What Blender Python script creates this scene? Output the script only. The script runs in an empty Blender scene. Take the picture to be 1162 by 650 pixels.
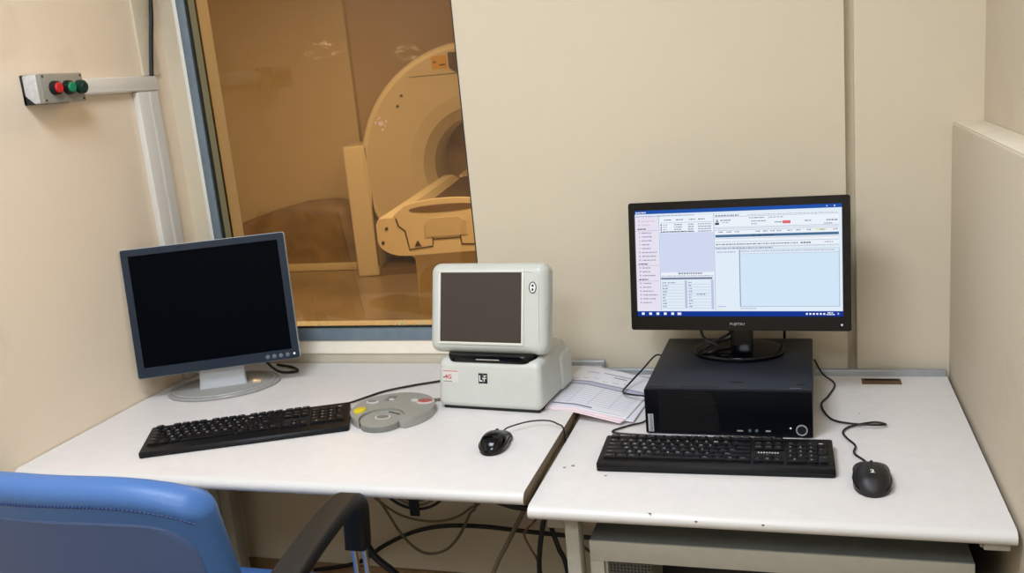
import bpy, bmesh, math, random
from mathutils import Vector, Matrix
random.seed(7)
SC = bpy.context.scene
COL = SC.collection
R = math.radians

# ------------------------------------------------------------------ materials
def lin(c):
    c = c / 255.0
    return c / 12.92 if c <= 0.04045 else ((c + 0.055) / 1.055) ** 2.4
def rgb(r, g, b): return (lin(r), lin(g), lin(b), 1.0)

def mat(name, col, rough=0.5, metal=0.0, spec=0.5, noise=0.0, nscale=30, bump=0.0, bscale=200, emit=None, estr=0.0, coat=0.0, alpha=1.0):
    m = bpy.data.materials.new(name); m.use_nodes = True
    nt = m.node_tree; b = nt.nodes['Principled BSDF']
    b.inputs['Base Color'].default_value = rgb(*col)
    b.inputs['Roughness'].default_value = rough
    b.inputs['Metallic'].default_value = metal
    b.inputs['Specular IOR Level'].default_value = spec
    b.inputs['Coat Weight'].default_value = coat
    b.inputs['Alpha'].default_value = alpha
    tc = nt.nodes.new('ShaderNodeTexCoord')
    if noise:
        n = nt.nodes.new('ShaderNodeTexNoise'); n.inputs['Scale'].default_value = nscale; n.inputs['Detail'].default_value = 5
        nt.links.new(tc.outputs['Object'], n.inputs['Vector'])
        r = nt.nodes.new('ShaderNodeMapRange'); r.inputs['From Min'].default_value = .3; r.inputs['From Max'].default_value = .7
        r.inputs['To Min'].default_value = 1 - noise; r.inputs['To Max'].default_value = 1 + noise
        nt.links.new(n.outputs['Fac'], r.inputs['Value'])
        mx = nt.nodes.new('ShaderNodeVectorMath'); mx.operation = 'SCALE'
        mx.inputs[0].default_value = rgb(*col)[:3]
        nt.links.new(r.outputs['Result'], mx.inputs['Scale'])
        nt.links.new(mx.outputs['Vector'], b.inputs['Base Color'])
    if bump:
        n2 = nt.nodes.new('ShaderNodeTexNoise'); n2.inputs['Scale'].default_value = bscale; n2.inputs['Detail'].default_value = 3
        nt.links.new(tc.outputs['Object'], n2.inputs['Vector'])
        bp = nt.nodes.new('ShaderNodeBump'); bp.inputs['Strength'].default_value = bump; bp.inputs['Distance'].default_value = .002
        nt.links.new(n2.outputs['Fac'], bp.inputs['Height']); nt.links.new(bp.outputs['Normal'], b.inputs['Normal'])
    if emit:
        b.inputs['Emission Color'].default_value = rgb(*emit); b.inputs['Emission Strength'].default_value = estr
    return m

def emission(name, col, s=1.0):
    m = bpy.data.materials.new(name); m.use_nodes = True
    nt = m.node_tree; nt.nodes.clear()
    e = nt.nodes.new('ShaderNodeEmission'); e.inputs['Color'].default_value = rgb(*col); e.inputs['Strength'].default_value = s
    o = nt.nodes.new('ShaderNodeOutputMaterial'); nt.links.new(e.outputs[0], o.inputs[0])
    return m

def wall_paint(name, col, smudge=(120, 95, 60), amount=.25):
    m = mat(name, col, .75, spec=.25, bump=.25, bscale=60)
    nt = m.node_tree; b = nt.nodes['Principled BSDF']
    tc = nt.nodes.new('ShaderNodeTexCoord')
    n = nt.nodes.new('ShaderNodeTexNoise'); n.inputs['Scale'].default_value = 2.5; n.inputs['Detail'].default_value = 8; n.inputs['Roughness'].default_value = .6
    nt.links.new(tc.outputs['Object'], n.inputs['Vector'])
    r = nt.nodes.new('ShaderNodeValToRGB'); r.color_ramp.elements[0].position = .6; r.color_ramp.elements[1].position = .85
    r.color_ramp.elements[0].color = rgb(*col); 
    sm = [col[i] * (1 - amount) + smudge[i] * amount for i in range(3)]
    r.color_ramp.elements[1].color = rgb(*sm)
    nt.links.new(n.outputs['Fac'], r.inputs['Fac']); nt.links.new(r.outputs['Color'], b.inputs['Base Color'])
    return m

M = {}
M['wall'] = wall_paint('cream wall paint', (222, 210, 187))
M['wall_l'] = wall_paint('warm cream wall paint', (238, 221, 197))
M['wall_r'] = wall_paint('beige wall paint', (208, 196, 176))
M['white_paint'] = mat('white paint edge', (238, 236, 228), .6)
M['ceil'] = mat('ceiling paint', (235, 232, 224), .8)
M['floor'] = mat('grey brown floor', (120, 104, 84), .4, noise=.12, nscale=5)
M['farfloor'] = mat('scanner room floor', (172, 156, 136), .28, noise=.2, nscale=1.8)
M['farwall'] = wall_paint('scanner room wall', (226, 212, 190))
M['blue_frame'] = mat('blue grey painted frame', (116, 132, 144), .45, noise=.08, nscale=25)
M['gasket'] = mat('dark gasket', (38, 42, 40), .6)
M['olive'] = mat('olive glazing bead', (120, 112, 80), .5)
M['plaster_grey'] = mat('greyish plaster', (205, 196, 176), .7, noise=.04, nscale=20)
M['plaster_light'] = mat('light plaster', (246, 236, 218), .7, noise=.04, nscale=20)
M['skirting'] = mat('brown skirting', (150, 120, 84), .5, noise=.1, nscale=20)
M['trunk'] = mat('white plastic trunking', (226, 222, 214), .4)
M['desk'] = mat('white melamine', (226, 222, 220), .38, spec=.4, noise=.025, nscale=40, bump=.05, bscale=500)
M['desk_edge'] = mat('white rounded edge band', (222, 220, 217), .32)
M['desk_side'] = mat('brown bare board edge', (112, 94, 66), .6, noise=.15, nscale=60)
M['alu'] = mat('grey aluminium rail', (168, 172, 176), .4, metal=.35, noise=.05, nscale=40)
M['steel'] = mat('grey painted steel', (172, 168, 156), .45, noise=.05, nscale=60)
M['cabsteel'] = mat('grey cabinet steel', (186, 184, 172), .4, noise=.04, nscale=40)
M['black'] = mat('black plastic', (18, 19, 22), .45, bump=.05, bscale=900)
M['black_gloss'] = mat('glossy black plastic', (5, 6, 10), .14, spec=.35)
M['black_soft'] = mat('soft black plastic', (14, 14, 16), .55, bump=.15, bscale=700)
M['dark_gap'] = mat('dark void', (8, 8, 8), .9)
M['rubber'] = mat('black rubber cable', (14, 14, 16), .5)
M['greycable'] = mat('grey cable sheath', (120, 108, 88), .5)
M['browncable'] = mat('reddish brown cable sheath', (96, 56, 42), .5)
M['kbody'] = mat('black keyboard plastic', (9, 11, 16), .42, spec=.3, bump=.06, bscale=900)
M['key'] = mat('dark key plastic', (9, 11, 16), .4, spec=.3)
M['legend'] = mat('white key legend', (205, 208, 212), .5)
M['navy_bezel'] = mat('navy grey bezel', (32, 43, 58), .4, spec=.3)
M['silver'] = mat('silver plastic', (186, 190, 196), .35, metal=.15)
M['silver_clear'] = mat('smoky grey clear plastic', (158, 158, 154), .18, spec=.6)
M['screen_off'] = mat('dark unlit screen', (3, 6, 12), .4, spec=.03)
M['screen_brown'] = mat('unlit grey brown screen', (62, 54, 50), .25, spec=.4)
M['btn_grey'] = mat('grey button', (96, 106, 118), .4)
M['led'] = emission('white led', (240, 250, 255), 1.0)
M['blue_led'] = emission('bluish led', (215, 225, 255), 1.0)
M['beige'] = mat('pale grey beige plastic', (204, 207, 200), .35, noise=.02, nscale=30)
M['beige_d'] = mat('recessed pale plastic', (222, 222, 212), .4)
M['ink'] = mat('black ink', (14, 14, 16), .5)
M['white_ink'] = mat('white ink', (240, 240, 238), .5)
M['red_ink'] = mat('red ink', (196, 60, 70), .5)
M['grey_ink'] = mat('grey ink', (96, 98, 110), .6)
M['sticker'] = mat('pale sticker', (216, 214, 208), .45)
M['paper'] = mat('white paper', (236, 236, 244), .7)
M['paper_pink'] = mat('pink paper', (240, 220, 226), .7)
M['paper_ink'] = mat('blue grey print', (120, 124, 150), .7)
M['paper_ink_l'] = mat('pale blue grey print', (188, 192, 212), .7)
M['pad'] = mat('grey control plastic', (154, 154, 147), .42, noise=.03, nscale=60)
M['pad_d'] = mat('darker control plastic', (122, 122, 118), .45)
M['pad_l'] = mat('light control ring', (206, 206, 202), .4)
M['yellow'] = mat('yellow button', (222, 200, 40), .4)
M['redbtn'] = mat('red button', (200, 70, 66), .4)
M['box_grey'] = mat('grey enamel box', (150, 146, 136), .45, noise=.04, nscale=60)
M['box_white'] = mat('chipped white paint', (206, 204, 204), .6, noise=.12, nscale=90)
M['btn_red'] = mat('red push button', (206, 40, 44), .35)
M['btn_green'] = mat('green push button', (24, 138, 96), .35)
M['btn_dkgreen'] = mat('dark green push button', (8, 52, 44), .35)
M['leather'] = mat('blue leatherette', (66, 106, 164), .42, spec=.4, bump=.18, bscale=320)
M['stitch'] = mat('blue stitching', (30, 52, 104), .6)
M['chrome'] = mat('chrome', (225, 225, 228), .12, metal=1)
M['wood_cut'] = mat('bare chipboard', (110, 82, 58), .8, noise=.35, nscale=300)
M['speck'] = mat('grey speck', (120, 112, 116), .7)
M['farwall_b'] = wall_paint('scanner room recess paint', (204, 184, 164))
M['ct'] = mat('scanner shell', (222, 212, 194), .4, noise=.02, nscale=5)
M['ct_l'] = mat('pale scanner shell', (240, 230, 212), .38)
M['ct_seam'] = mat('scanner seam', (70, 52, 34), .7)
M['ct_dark'] = mat('scanner bore liner', (128, 104, 80), .5)
M['mat_dark'] = mat('dark vinyl mat', (92, 72, 56), .5)
M['heap'] = mat('brown hump', (160, 140, 118), .55, noise=.2, nscale=8)
M['warn'] = mat('yellow warning label', (228, 178, 70), .5)
M['purple'] = emission('violet emission', (222, 208, 250), 2.2)
M['flake'] = mat('pale tape remnant', (226, 206, 150), .6)

def glass_mat():
    m = bpy.data.materials.new('amber leaded glass'); m.use_nodes = True
    nt = m.node_tree; nt.nodes.clear()
    o = nt.nodes.new('ShaderNodeOutputMaterial')
    t = nt.nodes.new('ShaderNodeBsdfTransparent'); t.inputs['Color'].default_value = (.60, .475, .30, 1)
    g = nt.nodes.new('ShaderNodeBsdfGlossy'); g.inputs['Roughness'].default_value = .02
    f = nt.nodes.new('ShaderNodeFresnel'); f.inputs['IOR'].default_value = 1.5
    mx = nt.nodes.new('ShaderNodeMixShader')
    nt.links.new(f.outputs[0], mx.inputs[0]); nt.links.new(t.outputs[0], mx.inputs[1]); nt.links.new(g.outputs[0], mx.inputs[2])
    d = nt.nodes.new('ShaderNodeBsdfDiffuse'); d.inputs['Color'].default_value = rgb(226, 190, 140)
    # worn smears of dried glue on the pane
    tc = nt.nodes.new('ShaderNodeTexCoord')
    tot = None
    for (cx, cz, sx, sz) in ((-1.225, 1.635, .075, .034), (-.985, 1.605, .045, .026)):
        mp = nt.nodes.new('ShaderNodeMapping'); mp.vector_type = 'POINT'
        mp.inputs['Location'].default_value = (-cx / sx, 0, -cz / sz); mp.inputs['Scale'].default_value = (1 / sx, 0, 1 / sz)
        nt.links.new(tc.outputs['Object'], mp.inputs['Vector'])
        ln = nt.nodes.new('ShaderNodeVectorMath'); ln.operation = 'LENGTH'; nt.links.new(mp.outputs[0], ln.inputs[0])
        rr = nt.nodes.new('ShaderNodeMapRange'); rr.inputs['From Min'].default_value = 1; rr.inputs['From Max'].default_value = .3
        nt.links.new(ln.outputs['Value'], rr.inputs['Value'])
        if tot is None: tot = rr.outputs[0]
        else:
            ad = nt.nodes.new('ShaderNodeMath'); ad.operation = 'ADD'; nt.links.new(tot, ad.inputs[0]); nt.links.new(rr.outputs[0], ad.inputs[1]); tot = ad.outputs[0]
    ns = nt.nodes.new('ShaderNodeTexNoise'); ns.inputs['Scale'].default_value = 55; ns.inputs['Detail'].default_value = 6
    mpn = nt.nodes.new('ShaderNodeMapping'); mpn.inputs['Scale'].default_value = (.6, 1, 1.6)
    nt.links.new(tc.outputs['Object'], mpn.inputs['Vector']); nt.links.new(mpn.outputs[0], ns.inputs['Vector'])
    nr = nt.nodes.new('ShaderNodeMapRange'); nr.inputs['From Min'].default_value = .5; nr.inputs['From Max'].default_value = .7; nr.inputs['To Max'].default_value = .6
    nt.links.new(ns.outputs['Fac'], nr.inputs['Value'])
    mu = nt.nodes.new('ShaderNodeMath'); mu.operation = 'MULTIPLY'; nt.links.new(tot, mu.inputs[0]); nt.links.new(nr.outputs[0], mu.inputs[1])
    m2 = nt.nodes.new('ShaderNodeMixShader')
    nt.links.new(mu.outputs[0], m2.inputs[0]); nt.links.new(mx.outputs[0], m2.inputs[1]); nt.links.new(d.outputs[0], m2.inputs[2])
    nt.links.new(m2.outputs[0], o.inputs[0])
    return m
M['glass'] = glass_mat()

def perf_mat():
    m = mat('perforated steel', (70, 70, 66), .5)
    nt = m.node_tree; b = nt.nodes['Principled BSDF']
    tc = nt.nodes.new('ShaderNodeTexCoord'); v = nt.nodes.new('ShaderNodeTexVoronoi'); v.inputs['Scale'].default_value = 150; v.inputs['Randomness'].default_value = .1
    nt.links.new(tc.outputs['Object'], v.inputs['Vector'])
    r = nt.nodes.new('ShaderNodeValToRGB'); r.color_ramp.elements[0].color = (.004, .004, .004, 1); r.color_ramp.elements[0].position = .42
    r.color_ramp.elements[1].color = rgb(84, 84, 80); r.color_ramp.elements[1].position = .5
    nt.links.new(v.outputs['Distance'], r.inputs['Fac']); nt.links.new(r.outputs['Color'], b.inputs['Base Color'])
    return m
M['perf'] = perf_mat()

# ------------------------------------------------------------------ mesh helpers
_textcache = {}
def text_geo(s, bold=False):
    k = (s, bold)
    if k in _textcache: return _textcache[k]
    cu = bpy.data.curves.new('glyphs', 'FONT'); cu.body = s; cu.size = 1; cu.align_x = 'CENTER'; cu.align_y = 'CENTER'; cu.resolution_u = 2
    if bold: cu.offset = .025
    ob = bpy.data.objects.new('glyphs', cu); COL.objects.link(ob)
    dg = bpy.context.evaluated_depsgraph_get(); dg.update()
    me = ob.evaluated_get(dg).to_mesh()
    vs = [v.co.copy() for v in me.vertices]; fs = [tuple(p.vertices) for p in me.polygons]
    ob.evaluated_get(dg).to_mesh_clear()
    bpy.data.objects.remove(ob); bpy.data.curves.remove(cu)
    if vs:
        x0 = min(v.x for v in vs); x1 = max(v.x for v in vs); y0 = min(v.y for v in vs); y1 = max(v.y for v in vs)
        vs = [Vector((v.x - (x0 + x1) / 2, v.y - (y0 + y1) / 2, 0)) for v in vs]
        dims = (x1 - x0, y1 - y0)
    else: dims = (1, 1)
    _textcache[k] = (vs, fs, dims)
    return _textcache[k]

def catmull(pts, n=8):
    P = [Vector(p) for p in pts]
    if len(P) < 3: return P
    out = []
    for i in range(len(P) - 1):
        p0 = P[max(i - 1, 0)]; p1 = P[i]; p2 = P[i + 1]; p3 = P[min(i + 2, len(P) - 1)]
        for k in range(n):
            t = k / n
            out.append(.5 * ((2 * p1) + (-p0 + p2) * t + (2 * p0 - 5 * p1 + 4 * p2 - p3) * t * t + (-p0 + 3 * p1 - 3 * p2 + p3) * t ** 3))
    out.append(P[-1]); return out

class MB:
    def __init__(s): s.bm = bmesh.new(); s.mats = []
    def mi(s, key):
        m = M[key]
        if m not in s.mats: s.mats.append(m)
        return s.mats.index(m)
    def faces(s, vs, fs, key, T=None):
        i = s.mi(key); V = [s.bm.verts.new(T @ Vector(v) if T else v) for v in vs]; F = []
        for f in fs:
            try:
                q = s.bm.faces.new([V[k] for k in f]); q.material_index = i; F.append(q)
            except ValueError: pass
        return V, F
    def box(s, x0, x1, y0, y1, z0, z1, key, bev=0, seg=2, T=None):
        vs = [(x, y, z) for x in (x0, x1) for y in (y0, y1) for z in (z0, z1)]
        fs = [(0, 1, 3, 2), (4, 6, 7, 5), (0, 4, 5, 1), (2, 3, 7, 6), (0, 2, 6, 4), (1, 5, 7, 3)]
        V, F = s.faces(vs, fs, key, T)
        if bev:
            E = list({e for f in F for e in f.edges})
            bmesh.ops.bevel(s.bm, geom=E, offset=bev, segments=seg, profile=.5, affect='EDGES', clamp_overlap=True)
        return s
    def rbox(s, sx, sy, sz, r, key, T=None, inner=3, fn=None, corner=3):
        """box with rounded edges and an optional deform function"""
        def axis(L):
            h = L / 2; a = [h - r + r * math.tan(R(45) * k / corner) for k in range(corner + 1)]
            mid = [-(h - r) + 2 * (h - r) * k / inner for k in range(inner + 1)]
            return [-x for x in reversed(a)] + mid[1:-1] + a
        L = (sx, sy, sz); ax = [axis(l) for l in L]; i = s.mi(key); cache = {}
        def vert(p):
            q = Vector([max(-(L[k] / 2 - r), min(L[k] / 2 - r, p[k])) for k in range(3)])
            d = Vector(p) - q
            v = q + (d.normalized() * r if d.length > 1e-9 else d)
            if fn: v = fn(v)
            if T: v = T @ v
            kk = tuple(round(c, 6) for c in p)
            if kk not in cache: cache[kk] = s.bm.verts.new(v)
            return cache[kk]
        for a in range(3):
            b, c = (a + 1) % 3, (a + 2) % 3
            for sg in (-1, 1):
                for m in range(len(ax[b]) - 1):
                    for n in range(len(ax[c]) - 1):
                        ps = []
                        for (u, w) in ((m, n), (m + 1, n), (m + 1, n + 1), (m, n + 1)):
                            p = [0, 0, 0]; p[a] = sg * L[a] / 2; p[b] = ax[b][u]; p[c] = ax[c][w]; ps.append(p)
                        if sg < 0: ps.reverse()
                        try:
                            f = s.bm.faces.new([vert(p) for p in ps]); f.material_index = i
                        except ValueError: pass
        return s
    def prism(s, pts, z0, z1, key, T=None, bev=0, side=None, seg=2):
        n = len(pts)
        vs = [(p[0], p[1], z0) for p in pts] + [(p[0], p[1], z1) for p in pts]
        V = [s.bm.verts.new(T @ Vector(v) if T else v) for v in vs]
        i = s.mi(key); j = s.mi(side) if side else i
        top = s.bm.faces.new(V[n:]); top.material_index = i
        bot = s.bm.faces.new(list(reversed(V[:n]))); bot.material_index = i
        for k in range(n):
            f = s.bm.faces.new([V[k], V[(k + 1) % n], V[n + (k + 1) % n], V[n + k]]); f.material_index = j
        if bev:
            bmesh.ops.bevel(s.bm, geom=list(top.edges), offset=bev, segments=seg, profile=.5, affect='EDGES', clamp_overlap=True)
        return s
    def lathe(s, prof, key, T=None, seg=32, caps=True):
        i = s.mi(key); rings = []
        for (r, z) in prof:
            rings.append([s.bm.verts.new((T or Matrix()) @ Vector((r * math.cos(2 * math.pi * k / seg), r * math.sin(2 * math.pi * k / seg), z))) for k in range(seg)])
        for a in range(len(rings) - 1):
            for k in range(seg):
                f = s.bm.faces.new([rings[a][k], rings[a][(k + 1) % seg], rings[a + 1][(k + 1) % seg], rings[a + 1][k]]); f.material_index = i
        if caps:
            f = s.bm.faces.new(list(reversed(rings[0]))); f.material_index = i
            f = s.bm.faces.new(rings[-1]); f.material_index = i
        return s
    def tube(s, pts, r, key, seg=8, smooth=8, T=None, flat=1.0):
        P = catmull(pts, smooth); i = s.mi(key); rings = []; up = Vector((0, 0, 1)); prev = None
        for k, p in enumerate(P):
            t = (P[min(k + 1, len(P) - 1)] - P[max(k - 1, 0)]).normalized()
            if prev is None:
                a = t.cross(up)
                if a.length < 1e-3: a = t.cross(Vector((1, 0, 0)))
            else: a = prev - t * prev.dot(t)
            a.normalize(); b = t.cross(a); prev = a
            ring = []
            for q in range(seg):
                w = 2 * math.pi * q / seg
                v = p + a * r * math.cos(w) + b * r * flat * math.sin(w)
                ring.append(s.bm.verts.new(T @ v if T else v))
            rings.append(ring)
        for a in range(len(rings) - 1):
            for k in range(seg):
                f = s.bm.faces.new([rings[a][k], rings[a][(k + 1) % seg], rings[a + 1][(k + 1) % seg], rings[a + 1][k]]); f.material_index = i
        f = s.bm.faces.new(list(reversed(rings[0]))); f.material_index = i
        f = s.bm.faces.new(rings[-1]); f.material_index = i
        return s
    def loft(s, rings, key, caps=True, closed=True, T=None):
        i = s.mi(key); RV = [[s.bm.verts.new(T @ Vector(p) if T else p) for p in r] for r in rings]; n = len(RV[0])
        for a in range(len(RV) - 1):
            for k in range(n if closed else n - 1):
                f = s.bm.faces.new([RV[a][k], RV[a][(k + 1) % n], RV[a + 1][(k + 1) % n], RV[a + 1][k]]); f.material_index = i
        if caps:
            f = s.bm.faces.new(list(reversed(RV[0]))); f.material_index = i
            f = s.bm.faces.new(RV[-1]); f.material_index = i
        return s
    def text(s, st, T, key, height=None, width=None, bold=False):
        vs, fs, d = text_geo(st, bold)
        if not vs: return s
        k = height / d[1] if height else width / d[0]
        kx = width / d[0] if width else k
        s.faces([(v.x * kx, v.y * k, 0) for v in vs], fs, key, T)
        return s
    def build(s, name, parent=None, loc=None, rot=None, angle=35, recalc=True):
        bm = s.bm
        if recalc: bmesh.ops.recalc_face_normals(bm, faces=bm.faces)
        a = R(angle)
        for f in bm.faces: f.smooth = True
        for e in bm.edges:
            if len(e.link_faces) == 2:
                if e.calc_face_angle(0) > a: e.smooth = False
        me = bpy.data.meshes.new(name); bm.to_mesh(me); bm.free()
        for m in s.mats: me.materials.append(m)
        o = bpy.data.objects.new(name, me); COL.objects.link(o)
        if parent: o.parent = parent
        if loc: o.location = loc
        if rot: o.rotation_euler = rot
        return o

def tag(o, label, cat, group=None, kind=None):
    o['label'] = label; o['category'] = cat
    if group: o['group'] = group
    if kind: o['kind'] = kind
    return o
def thing(name, label, cat, loc=(0, 0, 0), rz=0, group=None):
    o = bpy.data.objects.new(name, None); COL.objects.link(o); o.empty_display_size = .05
    o.location = loc; o.rotation_euler = (0, 0, rz)
    return tag(o, label, cat, group)
def struct(mb, name, label=None, cat=None):
    o = mb.build(name); o['kind'] = 'structure'
    if label: o['label'] = label; o['category'] = cat
    return o
def Tm(loc=(0, 0, 0), rx=0, ry=0, rz=0):
    return Matrix.Translation(loc) @ Matrix.Rotation(rz, 4, 'Z') @ Matrix.Rotation(ry, 4, 'Y') @ Matrix.Rotation(rx, 4, 'X')
FACE = Matrix.Rotation(math.pi / 2, 4, 'X')     # local xy plane -> xz plane looking to -y
def circle(r, n=32, cx=0, cy=0, a0=0, a1=360, ry=None):
    full = abs(a1 - a0) >= 360
    return [(cx + r * math.cos(R(a0 + (a1 - a0) * k / (n if full else n - 1))), cy + (ry or r) * math.sin(R(a0 + (a1 - a0) * k / (n if full else n - 1)))) for k in range(n)]
def rrect(w, h, r, n=6, cx=0, cy=0):
    out = []
    for (sx, sy, a) in ((1, 1, 0), (-1, 1, 90), (-1, -1, 180), (1, -1, 270)):
        for k in range(n + 1):
            t = R(a + 90 * k / n); out.append((cx + sx * (w / 2 - r) + r * math.cos(t), cy + sy * (h / 2 - r) + r * math.sin(t)))
    return out

# ------------------------------------------------------------------ dimensions
WY = 2.31            # face of the back wall
LX = -1.71           # face of the left wall
RX = .327            # face of the low right wall
UX = .392            # face of the upper right wall
LEDGE = 1.328
WX0, WX1, WZ0, WZ1 = -1.645, -.836, .824, 2.15   # window opening
CEIL = 2.75
TR = .739            # right desk top
TL = .761            # left desk top

# ------------------------------------------------------------------ room shell
b = MB(); b.box(-6, 2.2, -2.1, WY + .07, -.1, 0, 'floor'); struct(b, 'floor', 'grey brown floor of the control room under the desks', 'floor')
b = MB(); b.box(LX - .1, 2.2, -2.1, WY + .07, CEIL, CEIL + .1, 'ceil'); struct(b, 'ceiling', 'white ceiling of the control room', 'ceiling')
b = MB(); b.box(LX - .1, LX, -2.1, WY, 0, CEIL, 'wall_l'); struct(b, 'wall_left', 'warm cream left wall carrying the push button box', 'wall')
b = MB()
b.box(-6, WX0, WY, WY + .07, 0, CEIL, 'wall'); b.box(WX1, .101, WY, WY + .07, 0, CEIL, 'wall'); b.box(.101, .122, WY + .028, WY + .07, 0, CEIL, 'wall'); b.box(.122, 2.2, WY, WY + .07, 0, CEIL, 'wall')
b.box(WX0, WX1, WY, WY + .07, 0, WZ0, 'wall'); b.box(WX0, WX1, WY, WY + .07, WZ1, CEIL, 'wall')
struct(b, 'wall_back', 'cream back wall around the amber viewing window', 'wall')
b = MB(); b.box(LX - .1, 2.2, -2.2, -2.1, 0, CEIL, 'wall'); struct(b, 'wall_rear', 'cream wall behind the photographer', 'wall')
b = MB()
b.box(RX, UX + .1, -2.1, WY - .006, 0, LEDGE, 'wall_r', bev=.006); b.box(UX, UX + .1, -2.1, WY - .006, LEDGE - .01, CEIL, 'wall_r')
b.box(RX + .003, UX, -2.1, WY - .006, LEDGE - .004, LEDGE + .002, 'plaster_light', bev=.002)
struct(b, 'wall_right', 'beige right wall, its lower half thicker and topped by a ledge', 'wall')
b = MB()   # shallow pier with a chamfered left edge
b.prism([(.1215, WY + .03), (.1215, WY - .004), (.1235, WY - .006), (UX + .05, WY - .006), (UX + .05, WY + .03)], 0, CEIL, 'wall')
struct(b, 'trim_1', 'cream pier at the right end of the back wall behind a narrow vertical groove', 'pier')
b = MB(); b.box(LX, RX, WY - .014, WY, 0, .105, 'skirting', bev=.004); struct(b, 'baseboard_back', 'brown skirting board along the foot of the back wall', 'skirting')
# sloped plaster sill below the window
b = MB()
b.prism([(WY + .002, WZ0), (WY - .020, WZ0 - .030), (WY - .020, WZ0 - .034), (WY + .002, WZ0 - .034)], LX, -.815, 'plaster_light', T=Matrix(((0, 0, 1, 0), (1, 0, 0, 0), (0, 1, 0, 0), (0, 0, 0, 1))))
b.box(LX, -.815, WY - .016, WY + .002, .70, WZ0 - .034, 'plaster_grey')
struct(b, 'trim_2', 'sloped plaster sill under the amber viewing window', 'sill')

# window
b = MB(); y0, y1 = WY - .004, WY + .045
xi0, xi1, zi0, zi1 = WX0 + .026, WX1 - .005, WZ0 + .034, WZ1 - .04
b.box(WX0 - .001, xi0, y0, y1, WZ0, WZ1, 'blue_frame', bev=.002); b.box(xi1, WX1, WY + .004, y1, WZ0, WZ1, 'gasket')
b.box(xi0, xi1, y0, y1, WZ0, zi0, 'blue_frame', bev=.002); b.box(xi0, xi1, y0, y1, zi1, WZ1, 'blue_frame', bev=.002)
win = b.build('window_1'); win['kind'] = 'structure'; win['label'] = 'tall amber tinted viewing window into the scanner room'; win['category'] = 'window'
b = MB(); g = .012
b.box(xi0, xi0 + .005, WY + .0, WY + .04, zi0, zi1, 'gasket'); b.prism([(xi0 + .005, WY + .010), (xi0 + .016, WY + .022), (xi0 + .016, WY + .024), (xi0 + .005, WY + .024)], zi0, zi1, 'olive')
b.box(xi0, xi1, WY + .01, WY + .022, zi0, zi0 + .004, 'gasket')
b.build('glazing_bead', win)
b = MB(); b.box(WX0 - .012, WX0 + .001, WY - .006, WY + .01, WZ0, WZ1, 'white_paint', bev=.003); b.build('caulk_line', win)
b = MB(); b.box(xi0 + .004, xi1, WY + .026, WY + .030, zi0 - .002, zi1, 'glass'); b.build('pane', win)
b = MB()   # pale lining of the opening on the scanner room side
b.box(xi0 + .008, xi0 + .017, WY + .032, WY + .085, zi0 - .02, zi1, 'white_paint'); b.box(xi0 + .010, xi1, WY + .032, WY + .085, zi0 - .02, zi0 + .001, 'white_paint')
b.build('lining', win)
b = MB()
for (x, w, h) in ((-1.12, .010, .006), (-1.105, .014, .012), (-1.085, .006, .016), (-1.05, .02, .007), (-1.03, .012, .01), (-1.36, .012, .005)):
    b.prism([(x, 0), (x + w, 0), (x + w * .8, h * .6), (x + w * .45, h), (x + w * .2, h * .5)], 0, .0008, 'flake', T=Matrix.Translation((0, WY + .026, zi0 + .004)) @ FACE)
b.build('tape_remnant', win)

# scanner room shell
FY = 7.5
b = MB(); b.box(-7, 3, WY + .07, 10, -.1, 0, 'farfloor'); struct(b, 'floor', 'brown shiny floor of the scanner room behind the glass', 'floor')
b = MB(); b.box(-7, 3, WY + .07, 10, CEIL, CEIL + .1, 'ceil'); struct(b, 'ceiling', 'ceiling of the scanner room behind the glass', 'ceiling')
b = MB()
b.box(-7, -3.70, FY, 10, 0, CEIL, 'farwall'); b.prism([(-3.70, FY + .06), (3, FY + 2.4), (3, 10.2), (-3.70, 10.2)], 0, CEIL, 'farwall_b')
b.box(-7, -3.70, FY - .02, FY, 0, .12, 'ct_l')
struct(b, 'wall_far', 'tan far wall of the scanner room turning away behind the scanner', 'wall')
b = MB(); b.box(-7.1, -7, WY, 10, 0, CEIL, 'farwall'); struct(b, 'wall_far_left', 'tan left wall of the scanner room', 'wall')
b = MB(); b.box(3, 3.1, WY, 10, 0, CEIL, 'farwall'); struct(b, 'wall_far_right', 'tan right wall of the scanner room', 'wall')

# ------------------------------------------------------------------ CT scanner
GYAW = math.atan2(.214, .977)
GX, GY = -3.55, 6.85
gan = thing('scanner_gantry', 'big round cream scanner gantry seen through the amber window', 'scanner', (GX, GY, 0), GYAW)
# local: x along the front face, y into depth, z up ; centre of the ring
cx, cz, rad, bore = 1.11, .863, .968, .36
def disc_ring(b, r0, y0, r1, y1, key, zmin=.075, n=72):
    ra, rb = [], []
    for k in range(n):
        a = 2 * math.pi * k / n
        ra.append((cx + r0 * math.cos(a), y0, max(zmin, cz + r0 * math.sin(a)))); rb.append((cx + r1 * math.cos(a), y1, max(zmin, cz + r1 * math.sin(a))))
    b.loft([ra, rb], key, caps=False)
b = MB()
prof = [(bore, .30), (bore + .02, .12), (bore + .10, .035), (bore + .2, .01), (.80, .0), (rad - .05, .0)]
for (p, q) in zip(prof[:-1], prof[1:]): disc_ring(b, p[0], p[1], q[0], q[1], 'ct')
b.build('front_cover', gan)
b = MB()
prof = [(rad - .05, 0), (rad - .02, .006), (rad - .004, .025), (rad, .06), (rad, .56), (rad - .06, .62), (bore, .63)]
for (p, q) in zip(prof[:-1], prof[1:]): disc_ring(b, p[0], p[1], q[0], q[1], 'ct_l')
b.build('rim', gan)
b = MB(); disc_ring(b, bore, .30, bore, .63, 'ct'); b.build('bore', gan)
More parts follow.
